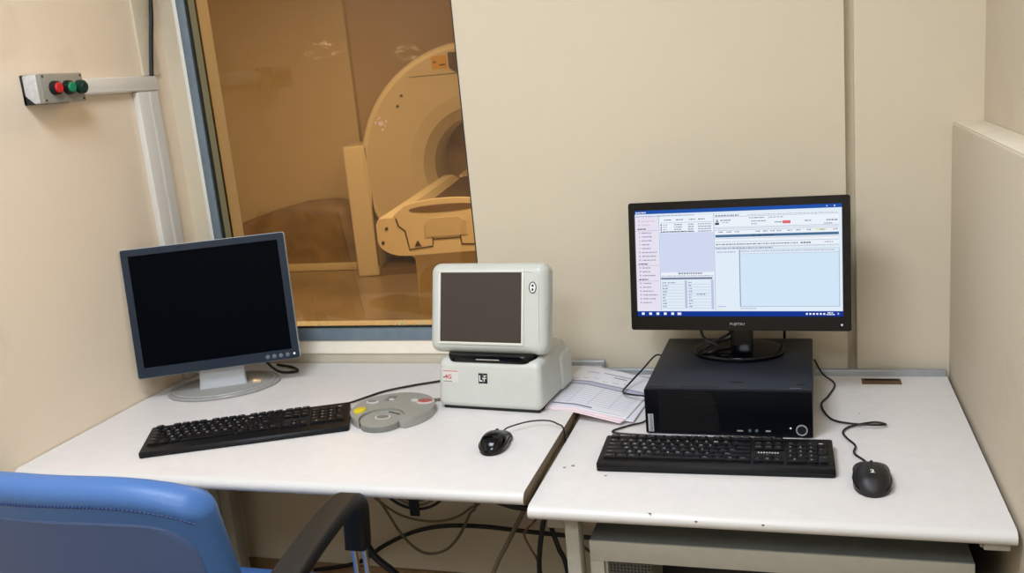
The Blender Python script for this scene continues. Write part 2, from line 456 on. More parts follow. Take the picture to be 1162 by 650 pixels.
for sx in (0, 1):
    b = MB(); x0 = 0 if sx == 0 else 2 * cx - .185
    b.box(x0, x0 + .185, .012, .62, 0, 1.09, 'ct_l', bev=.02, seg=3)
    b.build('side_column', gan)
b = MB()
b.tube([(.19, .004, 1.07), (.197, .004, .95), (.205, .004, .8), (.20, .004, .55), (.19, .004, .3), (.188, .004, .09)], .004, 'ct_seam', seg=6)
b.box(.19, 2 * cx - .19, .02, .3, 0, .06, 'ct_dark')
b.build('base_seam', gan)
b = MB(); b.prism(rrect(.12, .10, .006), 0, .004, 'warn', T=Matrix.Translation((.87, .0, 1.68)) @ FACE)
b.box(.82, .85, -.006, -.004, 1.68, 1.69, 'ct_seam'); b.box(.87, .92, -.006, -.004, 1.655, 1.665, 'ct_seam')
b.build('warning_label', gan)
b = MB(); b.prism([(.945, 1.63), (1.0, 1.59), (1.2, 1.59), (1.2, 1.75), (.945, 1.75)], 0, .008, 'mat_dark', T=FACE @ Matrix.Scale(1, 4)); b.build('indicator_panel', gan)
b = MB(); b.box(.62, 1.6, -.003, .002, 1.585, 1.589, 'ct_seam'); b.build('cover_seam', gan)
for (x, z) in ((.50, 1.37), (.54, 1.45)):
    b = MB(); b.lathe([(.012, 0), (.012, .004)], 'ct_seam', T=Matrix.Translation((x, .001, z)) @ FACE, seg=12); b.build('screw_cap', gan)
b = MB()  # cluster of small emissive violet dots on the front cover
for (dx, dz, r) in ((0, 0, .022), (-.04, .01, .010), (.045, .012, .010), (.0, .045, .009), (.01, -.05, .010), (-.02, .035, .006), (.03, -.028, .006)):
    b.lathe([(r, 0), (r * .7, .004)], 'purple', T=Matrix.Translation((.347 + dx, .001, 1.249 + dz)) @ FACE, seg=12)
b.build('violet_dots', gan)

# patient table
BT = 2.22
bx, by = GX + cx * .977 + BT * .214, GY + cx * .214 - BT * .977
tab = thing('patient_table', 'cream scanner couch with handled end panel reaching into the round gantry', 'patient table', (bx + .05, by - .01, 0), GYAW)
hw = .40; zt, zb = .80, .575
b = MB()
# end panel: outline with arched handle on top
out = []
for k in range(13):
    a = R(180 + 90 * k / 12); out.append((-hw + .16 + .16 * math.cos(a), zb + .10 + .10 * math.sin(a)))
for k in range(13):
    a = R(270 + 90 * k / 12); out.append((hw - .16 + .16 * math.cos(a), zb + .10 + .10 * math.sin(a)))
out += [(hw, zt - .03), (hw - .02, zt), (.30, zt), (.29, zt + .012)]
for k in range(13):
    t = 1 - 2 * k / 12; out.append((.27 * t, zt + .012 + .075 * math.sqrt(max(0, 1 - t * t * .98)) ** .8))
out += [(-.29, zt + .012), (-.30, zt), (-hw + .02, zt), (-hw, zt - .03)]
b.prism([(x, z) for x, z in out], -.05, .0, 'ct_l', T=Matrix.Rotation(math.pi / 2, 4, 'X') @ Matrix.Scale(-1, 4, (0, 0, 1)), bev=0)
b.build('end_panel', tab)
b = MB()
b.prism([(.2 * math.cos(R(a)), zt + .035 + .022 * math.sin(R(a))) for a in range(0, 360, 12)], -.002, .003, 'ct_dark', T=FACE)
b.build('handle_recess', tab, loc=(0, -.0505, 0))
b = MB()
b.prism([(-.12, zb + .10), (.12, zb + .10), (.12, zt - .05), (.08, zt - .02), (-.08, zt - .02), (-.12, zt - .05)], -.002, .004, 'ct', T=FACE)
b.build('latch_panel', tab, loc=(0, -.052, 0))
b = MB()
for pts in (((-.28, zt - .005), (-.27, zt - .05), (-.235, zt - .08), (-.22, zb + .035), (-.085, zb + .045), (-.078, zb + .09), (-.10, zb + .13)),
            ((-.078, zb + .085), (.078, zb + .085)), ((.28, zt - .005), (.27, zt - .05), (.235, zt - .08), (.22, zb + .035), (.085, zb + .045), (.078, zb + .09), (.10, zb + .13))):
    b.tube([(x, -.052, z) for x, z in pts], .004, 'ct_seam', seg=6, smooth=1)
b.prism([(-.19, zb + .05), (-.15, zb + .05), (-.17, zb + .085)], -.001, .002, 'ct_seam', T=Matrix.Translation((0, -.052, 0)) @ FACE)
for (x, z) in ((-.34, .74), (-.37, .66)): b.lathe([(.01, 0), (.01, .003)], 'ct_seam', T=Matrix.Translation((x, -.051, z)) @ FACE, seg=10)
b.build('panel_seam', tab)
b = MB()
rings = []
for (y, s) in ((0, 1), (1.0, .94), (2.15, .88)):
    w = hw * s; top = zt
    rings.append([(-w, y, zb + .12), (-w, y, top - .015), (-w + .02, y, top), (-w + .10, y, top), (-w + .16, y, top - .05), (w - .16, y, top - .05), (w - .10, y, top), (w - .02, y, top), (w, y, top - .015), (w, y, zb + .12), (w * .6, y, zb), (-w * .6, y, zb)])
b.loft(rings, 'ct_l'); b.build('cradle', tab)
b = MB(); b.loft([[(-w + .165, y, zt - .05), (-w + .17, y, zt - .02), (w - .17, y, zt - .02), (w - .165, y, zt - .05)] for (y, w) in ((.02, hw), (1, hw * .94), (2.14, hw * .88))], 'mat_dark'); b.build('mattress', tab)
b = MB(); b.loft([[(-.21, y, zt - .015), (-.15, y, zt - .05), (.15, y, zt - .05), (.21, y, zt - .015), (.20, y, zt - .004), (.15, y, zt - .035), (-.15, y, zt - .035), (-.20, y, zt - .004)] for y in (2.152, 2.80)], 'ct_l'); b.build('table_board', tab)
b = MB(); b.box(-.26, .26, .25, 1.9, 0, zb + .02, 'ct', bev=.02); b.build('pedestal', tab)

# dark hump-shaped mass against the far wall
b = MB(); rings = []
for (y, s) in ((FY - .29, .88), (FY - .24, .97), (FY - .15, 1.0), (FY - .03, .98)):
    rr = [(-5.05, y, .065)]
    for (x, z) in ((-5.05, .40), (-4.8, .47), (-4.5, .55), (-4.2, .61), (-3.95, .62), (-3.8, .58), (-3.72, .40)): rr.append((x, y, z * s))
    rr.append((-3.72, y, .065)); rings.append(rr)
b.loft(rings, 'heap'); heap = b.build('dark_hump', angle=50)
b = MB(); b.box(-5.05, -3.715, FY - .33, FY - .025, .002, .064, 'ct_l', bev=.006); b.build('plinth', heap)['label'] = 'pale plinth'
tag(heap, 'low dark hump against the scanner room wall left of the gantry', 'covered heap')

# ------------------------------------------------------------------ left wall fittings
# push button box
bx0 = thing('push_button_switch', 'grey switch box with red and green push buttons on left wall', 'switch box', (LX, 1.836, 1.591))
T0 = Matrix(((0, 0, 1, 0), (1, 0, 0, 0), (0, 1, 0, 0), (0, 0, 0, 1)))     # local x->+y, y->+z, z->+x
b = MB(); b.box(-.066, .066, -.033, .033, .0, .048, 'box_white', bev=.004, T=T0); b.box(-.067, .067, -.034, .034, .0, .006, 'black', T=T0)
b.prism([(-.034, .0), (-.008, .0), (-.027, .022), (-.034, .030)], -.0670, -.064, 'black', T=T0 @ Matrix(((0, 0, 1, 0), (1, 0, 0, 0), (0, 1, 0, 0), (0, 0, 0, 1))))
b.build('housing', bx0)
b = MB(); b.box(-.067, .067, -.0335, .0335, .044, .058, 'box_grey', bev=.003, T=T0)
for (x, y) in ((-.060, .027), (.060, .027), (-.060, -.027), (.060, -.027)): b.lathe([(.0028, .057), (.0028, .0586)], 'gasket', T=T0 @ Matrix.Translation((x, y, 0)), seg=10)
b.build('cover_plate', bx0)
b = MB(); b.lathe([(.015, .0), (.015, .002), (.012, .002), (.012, .001)], 'box_white', T=Tm((.024, -.0645, .0), rx=math.pi / 2), seg=24); b.build('knockout_plug', bx0)
for (x, k, nm) in ((-.030, 'btn_red', 'red push button'), (.012, 'btn_green', 'green push button'), (.052, 'btn_dkgreen', 'dark green push button')):
    b = MB(); b.lathe([(.0165, .056), (.0165, .062), (.0155, .070), (.0125, .071)], 'black_soft' if k != 'btn_dkgreen' else 'btn_dkgreen', T=T0 @ Matrix.Translation((x, 0, 0)), seg=28)
    p = b.build('button', bx0); p['label'] = nm
    b = MB(); b.lathe([(.012, .069), (.012, .0735), (.0098, .0755)], k, T=T0 @ Matrix.Translation((x, 0, 0)), seg=24); b.build('button_cap', p)
# horizontal trunking, vertical trunking
def trunk(b, y0, y1, z0, z1, d, vertical):
    b.box(LX, LX + d, y0, y1, z0, z1, 'trunk', bev=.003)
    if vertical:
        for yy in (y0 + (y1 - y0) * .55, y0 + (y1 - y0) * .62): b.box(LX + d - .001, LX + d + .0015, yy - .0015, yy + .0015, z0, z1, 'trunk')
    else: b.box(LX + d - .001, LX + d + .001, y0, y1, z0 + .004, z0 + .008, 'trunk')
b = MB(); trunk(b, 1.9025, 2.232, 1.572, 1.612, .020, False); tag(b.build('cable_trunking'), 'white horizontal cable trunking running right from the switch box', 'trunking')
b = MB(); trunk(b, 2.142, 2.228, .0, TL - .030, .020, True); tag(b.build('cable_trunking'), 'white vertical cable trunking continuing to the floor below the corner desk', 'trunking')
b = MB(); trunk(b, 2.142, 2.228, TL + .001, 1.571, .020, True); tag(b.build('cable_trunking'), 'white ridged vertical cable trunking dropping down beside the window corner', 'trunking')
b = MB(); b.box(LX, LX + .012, 2.190, 2.262, 1.613, CEIL, 'wall', bev=.003); tag(b.build('cable_trunking'), 'cream painted trunking rising above the white horizontal trunking', 'trunking')
b = MB(); b.tube([(LX + .018, 2.214, 1.613), (LX + .018, 2.236, 1.70), (LX + .018, 2.262, 1.80), (LX + .018, 2.276, 1.95), (LX + .018, 2.28, 2.4), (LX + .018, 2.28, CEIL)], .0055, 'rubber'); tag(b.build('wall_cable'), 'thick black cable running up the corner beside the cream trunking', 'cable')

# ------------------------------------------------------------------ desks
def desk_top(x0, x1, y0, y1, z1, th, name, parent, side_l=None, side_r=None):
    """slab whose front edge is a rounded nose"""
    b = MB(); r = th / 2
    prof = [(y1, z1 - th), (y1, z1)]
    for k in range(9):
        a = R(90 + 180 * k / 8); prof.append((y0 + r * 1.2 + r * 1.2 * math.cos(a), z1 - r + r * math.sin(a)))
    # along x
    L = [[(x, y, z) for (y, z) in prof] for x in (x0, x1)]
    RV = [[b.bm.verts.new(p) for p in l] for l in L]; n = len(prof)
    for k in range(n):
        f = b.bm.faces.new([RV[0][k], RV[0][(k + 1) % n], RV[1][(k + 1) % n], RV[1][k]])
        f.material_index = b.mi('desk') if k in (1,) else b.mi('desk_edge')
    f = b.bm.faces.new(RV[0]); f.material_index = b.mi(side_l or 'desk_edge')
    f = b.bm.faces.new(list(reversed(RV[1]))); f.material_index = b.mi(side_r or 'desk_edge')
    return b
def post(b, x0, x1, y0, y1, z0, z1, key='steel'): b.box(x0, x1, y0, y1, z0, z1, key, bev=.004)

ld = thing('left_desk', 'white topped desk in the corner holding the unlit monitor and pale terminal', 'desk', (-1.11, 1.9, 0))
ld.name = 'office_desk'
def loc_build(b, name, par):
    o = b.build(name, par); o.matrix_parent_inverse = Matrix.Translation(-Vector(par.location)); return o
b = desk_top(LX + .003, -.508, 1.518, 2.290, TL, .028, 'tabletop', ld, side_r='desk_side'); loc_build(b, 'tabletop', ld)
b = MB(); b.box(-.86, -.500, 2.276, 2.292, TL - .03, TL + .014, 'alu', bev=.004, seg=3); loc_build(b, 'rear_rail', ld)
for (yy) in (1.60, 2.20):
    b = MB(); post(b, -1.684, -1.648, yy - .025, yy + .025, 0, TL - .028); loc_build(b, 'leg', ld)
b = MB(); b.box(-1.65, -.53, 2.18, 2.21, TL - .075, TL - .028, 'steel', bev=.003); loc_build(b, 'cross_beam', ld)
b = MB(); b.box(-.60, -.445, 1.96, 2.02, TR - .07, TR - .05, 'steel', bev=.002); b.box(-.60, -.53, 1.96, 2.02, TR - .05, TL - .028, 'steel'); loc_build(b, 'linking_plate', ld)

rd = thing('office_desk', 'white topped desk on the right carrying the black computer and lit monitor', 'desk', (-.09, 1.9, 0))
b = desk_top(-.499, .319, 1.508, 2.284, TR, .028, 'tabletop', rd)
# cable slot: recessed bare chipboard lined cut
loc_build(b, 'tabletop', rd)
b = MB(); b.box(.128, .215, 2.212, 2.252, TR - .0005, TR + .0006, 'wood_cut'); b.box(.134, .21, 2.238, 2.250, TR, TR + .0009, 'dark_gap')
p = loc_build(b, 'cable_slot', rd); p['label'] = 'torn cable slot showing brown chipboard'
for (x, y, s) in ((-.455, 1.70, .006), (-.47, 1.69, .005), (-.38, 1.66, .004), (.11, 2.02, .003), (-.27, 1.512, .003)):
    b = MB(); b.prism([(x + s * math.cos(k * 1.05) * random.uniform(.5, 1.2), y + s * .6 * math.sin(k * 1.05)) for k in range(6)], TR - .001, TR + .0004, 'speck'); loc_build(b, 'worn_mark', rd)
for (x) in (-.19, -.076):
    b = MB(); b.prism([(x, -.002), (x + .003, -.001), (x + .004, .001), (x + .001, .002), (x - .002, .001)], 0, .0015, 'speck', T=Matrix.Translation((0, 1.510, TR - .010)) @ FACE); loc_build(b, 'worn_mark', rd)
b = MB(); b.box(-.499, .319, 2.270, 2.284, TR - .03, TR + .016, 'alu', bev=.004, seg=3); loc_build(b, 'rear_rail', rd)
for (x) in (-.430, .288):
    for yy in ((1.575, 2.20) if x < 0 else (1.95, 2.20)):
        b = MB(); post(b, x - .014, x + .014, yy - .02, yy + .02, 0, TR - .028); loc_build(b, 'leg', rd)
    b = MB(); b.box(x - .012, x + .012, 1.585, 2.2, TR - .07, TR - .028, 'steel', bev=.003); loc_build(b, 'side_beam', rd)
b = MB(); b.box(-.436, .285, 2.16, 2.19, TR - .075, TR - .028, 'steel', bev=.003); loc_build(b, 'cross_beam', rd)
b = MB(); b.box(-.49, -.445, 1.60, 1.66, TR - .088, TR - .028, 'steel', bev=.002); loc_build(b, 'bracket', rd)
b = MB(); b.box(.272, .312, 1.525, 1.58, TR - .042, TR - .028, 'steel', bev=.002); loc_build(b, 'bracket', rd)

# ------------------------------------------------------------------ metal cabinet below the right desk
cb = thing('equipment_cabinet', 'grey steel cabinet with perforated front standing below the right desk', 'cabinet', (-.066, 1.90, 0))
X0, X1, Y0, Y1, ZT = -.403 + .066, .269 + .066, 1.577 - 1.9, 2.12 - 1.9, .642
M['cabtop_shade'] = mat('cabinet top with desk shade', (112, 115, 111), .4, noise=.05, nscale=40)  # shade under the desk put into the top's darker grey
b = MB(); b.box(X0, X1, Y0 + .004, Y1, ZT - .012, ZT, 'cabtop_shade', bev=.002); b.build('top_panel', cb)
for (x0, x1) in ((X0, X0 + .012), (X1 - .012, X1)):
    b = MB(); b.box(x0, x1, Y0 + .01, Y1, .02, ZT - .012, 'cabsteel'); b.build('side_panel', cb)
b = MB(); b.box(X0, X1, Y0, Y0 + .006, ZT - .042, ZT - .0005, 'cabsteel', bev=.001)
b.box(X0, X0 + .026, Y0, Y0 + .018, .02, ZT - .042, 'cabsteel'); b.box(X1 - .026, X1, Y0, Y0 + .018, .02, ZT - .042, 'cabsteel'); b.box(X0, X1, Y0, Y0 + .018, .0, .05, 'cabsteel')
b.build('front_frame', cb)
b = MB(); b.box(X0 + .012, X1 - .012, Y1 - .012, Y1, .02, ZT - .012, 'cabsteel'); b.box(X0 + .012, X1 - .012, Y0 + .02, Y1, .02, .04, 'dark_gap'); b.build('back_panel', cb)
b = MB(); b.box(X0 + .032, X0 + .115, Y0 + .012, Y0 + .016, .05, ZT - .042, 'perf'); b.box(X0 + .027, X0 + .032, Y0 + .008, Y0 + .018, .05, ZT - .042, 'steel'); b.build('perforated_strip', cb)
b = MB(); b.box(X0 + .115, X1 - .03, Y0 + .14, Y0 + .4, .45, ZT - .055, 'black')
b.box(X0 + .24, X0 + .285, Y0 + .12, Y0 + .14, ZT - .058, ZT - .046, 'steel')
for k in range(9):
    x = X0 + .40 + k * .022; b.box(x, x + .013, Y0 + .12, Y0 + .14, ZT - .066, ZT - .052, 'steel' if k % 3 else 'cabsteel')
b.box(X0 + .30, X0 + .40, Y0 + .10, Y0 + .14, ZT - .064, ZT - .052, 'steel')
b.build('rack_unit', cb)

# ------------------------------------------------------------------ keyboards
KROWS = None
def key_layout():
    """(x0, x1, y0, y1, legend) in key units; y up from the space-bar row"""
    out = []
    def row(y, items, x=0):
        for it in items:
            if it[0] is None: x += it[1]; continue
            out.append((x, x + it[1], y, y + 1, it[0])); x += it[1]
    row(5.25, [('Esc', 1), (None, 1)] + [('F%d' % k, 1) for k in range(1, 5)] + [(None, .5)] + [('F%d' % k, 1) for k in range(5, 9)] + [(None, .5)] + [('F%d' % k, 1) for k in range(9, 13)] + [(None, .25), ('Prt', 1), ('Scr', 1), ('Pau', 1)])
    row(4, [(c, 1) for c in '`1234567890-='] + [('<-', 2), (None, .25), ('Ins', 1), ('Hm', 1), ('Up', 1), (None, .25), ('Nm', 1), ('/', 1), ('*', 1), ('-', 1)])
    row(3, [('Tab', 1.5)] + [(c, 1) for c in 'QWERTYUIOP[]'] + [('\\', 1.5), (None, .25), ('Del', 1), ('End', 1), ('Dn', 1), (None, .25), ('7', 1), ('8', 1), ('9', 1)])
    row(2, [('Caps', 1.75)] + [(c, 1) for c in "ASDFGHJKL;'"] + [('Enter', 2.25), (None, 3.5), ('4', 1), ('5', 1), ('6', 1)])
    row(1, [('Shift', 2.25)] + [(c, 1) for c in 'ZXCVBNM,./'] + [('Shift', 2.75), (None, 1.25), ('^', 1), (None, 1.25), ('1', 1), ('2', 1), ('3', 1)])
    row(0, [('Ctrl', 1.25), ('#', 1.25), ('Alt', 1.25), ('', 6.25), ('Alt', 1.25), ('#', 1.25), ('=', 1.25), ('Ctrl', 1.25), (None, .25), ('<', 1), ('v', 1), ('>', 1), (None, .25), ('0', 2), ('.', 1)])
    out.append((21.5, 22.5, 2, 4, '+')); out.append((21.5, 22.5, 0, 2, 'Ent'))
    return out
def make_keyboard(name, label, group, loc, rz, W, D, hf, hb, lip, proto_keys=None, tagmark=True):
    kb = thing(name, label, 'keyboard', loc, rz, group)
    # local: x across, y depth from front (0) to back (D)
    b = MB()
    pr = [(0, 0), (-.001, hf * .55), (.003, hf), (.008, hf + .001), (D - .006, hb), (D, hb - .004), (D, 0)]
    L = []
    for (x, ins) in ((-W / 2, .004), (-W / 2 + .004, 0), (W / 2 - .004, 0), (W / 2, .004)):
        L.append([(x, min(max(y, ins), D - ins) if y > 0.0 else y + ins, z if z < hf * .6 else z - ins * .4) for (y, z) in pr])
    b.loft(L, 'kbody'); b.build('body', kb)
    keys = []
    u = (W - .022) / 22.5; v = (D - lip - .008) / 6.25
    slope = (hb - hf - .001) / (D - .014); ang = math.atan(slope)
    # sunk key wells
    b = MB()
    Tk = Matrix.Translation((-W / 2 + .011, lip, hf + .001 + slope * (lip - .008))) @ Matrix.Rotation(ang, 4, 'X')
    for (x0, x1, y0, y1) in ((0, 15, 0, 6.25), (15.25, 18.25, 0, 6.25), (18.5, 22.5, 0, 5)):
        b.box(x0 * u - .001, x1 * u + .001, y0 * v - .001, y1 * v + .001, -.001, .0006, 'dark_gap', T=Tk)
    b.build('key_well', kb)
    for n, (x0, x1, y0, y1, s) in enumerate(key_layout()):
        if proto_keys:
            o = proto_keys[n].copy(); COL.objects.link(o); o.parent = kb; o.location = Tk @ Vector(((x0 + x1) / 2 * u, (y0 + y1) / 2 * v, 0)); o.rotation_euler = (ang, 0, 0)
            keys.append(o); continue
        b = MB(); w = (x1 - x0) * u - .0016; h = (y1 - y0) * v - .0016; t = .0022; H = .0052
        lo = rrect(w, h, .0012, 2); hi = rrect(w - 2 * t * .8, h - 2 * t * .7, .0016, 2, 0, .0003)
        b.loft([[(p[0], p[1], 0) for p in lo], [(p[0], p[1], H * .75) for p in lo], [(p[0], p[1], H) for p in hi]], 'key')
        if s:
            big = len(s) == 1
            if big: b.text(s, Matrix.Translation((-w * .12, h * .08, H + .0001)), 'legend', height=.0052 if s.isalnum() else .003)
            else: b.text(s, Matrix.Translation((-.0005 if w < .02 else -w / 2 + .008, h * .08, H + .0001)), 'legend', height=.0022, width=min(.0085, .003 * len(s)))
        o = b.build('key', kb); o.location = Tk @ Vector(((x0 + x1) / 2 * u, (y0 + y1) / 2 * v, 0)); o.rotation_euler = (ang, 0, 0)
        keys.append(o)
    if tagmark:
        b = MB(); b.box(15.6 * u, 17.9 * u, 2.25 * v, 2.65 * v, .0005, .0012, 'dark_gap', T=Tk)
        for k in range(8): b.box((15.7 + k * .27) * u, (15.85 + k * .27) * u, 2.3 * v, 2.58 * v, .001, .0016, 'legend', T=Tk)
        b.build('maker_plate', kb)
    return kb, keys
kb1, KEYS = make_keyboard('computer_keyboard', 'black wired keyboard in front of the black desktop computer', None, (-.1755, 1.682, TR + .0008), R(1.1), .452, .137, .016, .022, .020)
kb2, _ = make_keyboard('computer_keyboard', 'black wired keyboard slanting in front of the unlit monitor', None, (-1.219, 1.6985, TL + .0008), R(24.3), .470, .146, .012, .022, .034, proto_keys=KEYS, tagmark=False)
def cord(name, par, pts, r, key='rubber', seg=8):
    b = MB(); b.tube(pts, r, key, seg=seg); o = b.build(name, par)
    o.matrix_parent_inverse = par.matrix_basis.inverted() if False else Matrix()
    mw = Matrix.Translation(par.location) @ par.rotation_euler.to_matrix().to_4x4()
    o.matrix_parent_inverse = mw.inverted()
    return o
zr, zl = TR + .0042, TL + .0046
cord('cord', kb2, [(-1.088, 1.925, zl + .010), (-1.078, 1.960, zl + .003), (-1.056, 2.012, zl), (-1.025, 2.055, zl), (-.969, 2.097, zl), (-.915, 2.128, zl), (-.85, 2.165, zl), (-.79, 2.19, zl), (-.72, 2.195, zl)], .0028)
cord('cord', kb1, [(.0, 1.81, zr + .010), (.0, 1.835, zr + .004), (-.03, 1.852, zr), (-.12, 1.858, zr), (-.22, 1.855, zr), (-.33, 1.86, zr), (-.405, 1.872, zr), (-.378, 1.91, zr), (-.348, 1.93, zr + .001), (-.338, 1.955, zr + .003)], .0022)

# ------------------------------------------------------------------ mice
def make_mouse(label, loc, rz, L, W, H, key, seam):
    ms = thing('computer_mouse', label, 'mouse', loc, rz)
    def wd(t): return W / 2 * (.97 - .07 * math.sin(math.pi * min(1, t / .45))) if t < .45 else W / 2 * .97 * math.sqrt(max(.0, 1 - ((t - .45) / .55) ** 3))
    def ht(t): return H * (.50 + .50 * math.sin(math.pi * (.08 + .80 * t)) ** 1.1) * (1 if t < .75 else math.sqrt(max(0.02, 1 - ((t - .75) / .25) ** 2 * .92)))
    def ring(t, s=1.0, up=0.0):
        y = L / 2 - L * t; w = max(.002, wd(t)) * s; h = max(.004, ht(t)); o = []
        if t == 0: h *= .8
        for k in range(17):
            a = math.pi * k / 16; c, sn = math.cos(a), math.sin(a)
            o.append((w * math.copysign(abs(c) ** .75, c), y, .0015 + up + (h - .0015) * abs(sn) ** .7))
        o += [(-w * .92, y, .0), (w * .92, y, .0)]
        return o
    b = MB(); ts = [0, .02, .06, .12, .2, .3, .4, .5, .6, .7, .78, .85, .9, .94, .97, .99, 1.0]
    b.loft([ring(t) for t in ts], key); b.build('shell', ms, angle=60)
    b = MB()
    top = lambda t: (0, L / 2 - L * t, max(.004, ht(t)) + .0002)
    b.tube([top(t) for t in (.02, .1, .2, .3, .42)], .0006, 'dark_gap', seg=6); b.build('button_split', ms)
    b = MB(); b.lathe([(.006, -.003), (.0085, -.002), (.0085, .002), (.006, .003)], 'rubber', T=Matrix.Translation((0, L / 2 - L * .17, ht(.17) - .006)) @ Matrix.Rotation(math.pi / 2, 4, 'Y'), seg=20); b.build('scroll_wheel', ms)
    for sx in (-1, 1):
        b = MB()
        pts = [(sx * wd(t) * 1.004, L / 2 - L * t, max(.004, ht(t)) * .40) for t in (.08, .2, .4, .6, .8, .9)]
        b.tube(pts, .0012, seam, seg=6); b.build('side_grip', ms)
    return ms
m1 = make_mouse('small glossy black mouse on the corner desk near the pale terminal', (-.630, 1.728, TL + .0008), R(3), .092, .061, .034, 'black_gloss', 'black_soft')
m2 = make_mouse('black mouse with a white mark lying right of the keyboard', (.1115, 1.664, TR + .0008), R(-2), .106, .068, .037, 'black', 'black_gloss')
b = MB(); b.text('2', Tm((.0, -.020, .0366), rx=R(7)), 'white_ink', height=.011, bold=True); b.build('maker_mark', m2)
cord('cord', m1, [(-.626, 1.774, zl + .010), (-.622, 1.805, zl + .010), (-.585, 1.842, zl + .010), (-.545, 1.850, zl + .010), (-.520, 1.842, zl + .006), (-.5038, 1.832, zl - .004), (-.5036, 1.829, TR - .04), (-.5036, 1.829, TR - .12)], .0018)
cord('cord', m2, [(.1135, 1.715, zr + .008), (.105, 1.762, zr), (.088, 1.797, zr), (.092, 1.835, zr), (.078, 1.872, zr), (.072, 1.905, zr), (.088, 1.935, zr), (.135, 1.962, zr), (.158, 1.948, zr + .001), (.13, 1.934, zr + .005), (.085, 1.948, zr + .002), (.05, 1.978, zr), (.033, 2.06, zr), (.05, 2.12, zr), (.066, 2.2, zr), (.04, 2.215, zr + .02), (.022, 2.262, zr + .04)], .0022)

# ------------------------------------------------------------------ desktop computer
pc = thing('desktop_computer', 'flat black desktop computer under the lit monitor', 'computer', (-.1595, 1.878, TR + .0008), R(-.9))
PW, PD, PH = .345, .374, .102
b = MB(); b.box(-PW / 2, PW / 2, .006, PD, .003, PH, 'black', bev=.003)
for x in (-.14, .14):
    for y in (.04, .34): b.lathe([(.012, 0), (.012, .004)], 'rubber', T=Matrix.Translation((x, y, 0)), seg=14)
M['pc_case'] = mat('dark blue grey case paint', (28, 32, 40), .45, spec=.35, bump=.06, bscale=700)
b.mats = [M['pc_case'] if m == M['black'] else m for m in b.mats]
b.build('case', pc)
b = MB(); b.box(-PW / 2, PW / 2, -.004, .008, .002, PH - .001, 'black', bev=.002)
M['pc_front'] = mat('black front bezel', (6, 9, 17), .4, spec=.1)
b.mats = [M['pc_front']]
b.build('front_bezel', pc)
b = MB()
for i in range(30):      # raised diagonal honeycomb grille
    for j in range(17):
        x = -PW / 2 + .03 + i * .0042 + (j % 2) * .0021; z = .010 + j * .0052
        if x < -PW / 2 + .145 + (.085 - z) * .25: b.box(x, x + .0026, -.0052, -.0035, z, z + .0036, 'dark_gap')
b.build('vent_grille', pc)
b = MB(); b.box(-PW / 2 + .006, -PW / 2 + .0175, -.0048, -.0038, .006, .046, 'silver'); b.text('lenovo', Matrix.Translation((-PW / 2 + .0117, -.005, .026)) @ FACE @ Matrix.Rotation(math.pi / 2, 4, 'Z'), 'ink', width=.036, height=.008)
b.build('maker_plate', pc)
b = MB(); fx = PW / 2
b.box(fx - .152, fx - .140, -.0055, -.0035, .012, .0145, 'steel'); b.box(fx - .094, fx - .084, -.0055, -.0035, .013, .0155, 'silver')
for x in (-.126, -.112): b.lathe([(.0032, 0), (.0032, .0015)], 'btn_grey', T=Matrix.Translation((fx + x, -.004, .0145)) @ FACE, seg=14)
b.build('front_port', pc)
b = MB(); T = Matrix.Translation((fx - .022, -.004, .0185)) @ FACE
b.lathe([(.0115, 0), (.0115, .003), (.0099, .003), (.0097, .001)], 'silver', T=T, seg=32); b.lathe([(.0090, 0), (.0090, .0022)], 'black', T=T, seg=28); b.lathe([(.0016, 0), (.0016, .0015)], 'led', T=Matrix.Translation((fx - .044, -.004, .022)) @ FACE, seg=10)
b.build('power_button', pc)
b = MB()
for i in range(28):
    x = -PW / 2 + .008 + i * .0053
    if i < 8 or i > 12: b.box(x, x + .0034, .013, .018, PH - .0006, PH + .0004, 'dark_gap')
b.build('top_vent', pc)
b = MB(); b.prism(circle(.0155, 24, .018, .048, ry=.0035), PH - .0005, PH + .0006, 'dark_gap'); b.build('latch', pc)
b = MB(); b.box(fx - .045, fx - .022, .014, .0165, PH - .0004, PH + .0005, 'btn_grey'); b.box(fx - .03, fx - .012, .036, .041, PH - .0004, PH + .0005, 'dark_gap')
b.build('top_mark', pc)
b = MB(); b.box(-PW / 2 - .018, -PW / 2 + .002, .33, .345, .02, .032, 'black'); b.build('side_plug', pc)
# loop of cable from the back, left side
cord('cord', pc, [(-.325, 2.20, TR + .062), (-.355, 2.225, TR + .068), (-.388, 2.19, TR + .040), (-.412, 2.13, TR + .024), (-.418, 2.08, zr + .017), (-.385, 2.055, zr + .019), (-.336, 2.05, zr + .019)], .0022)

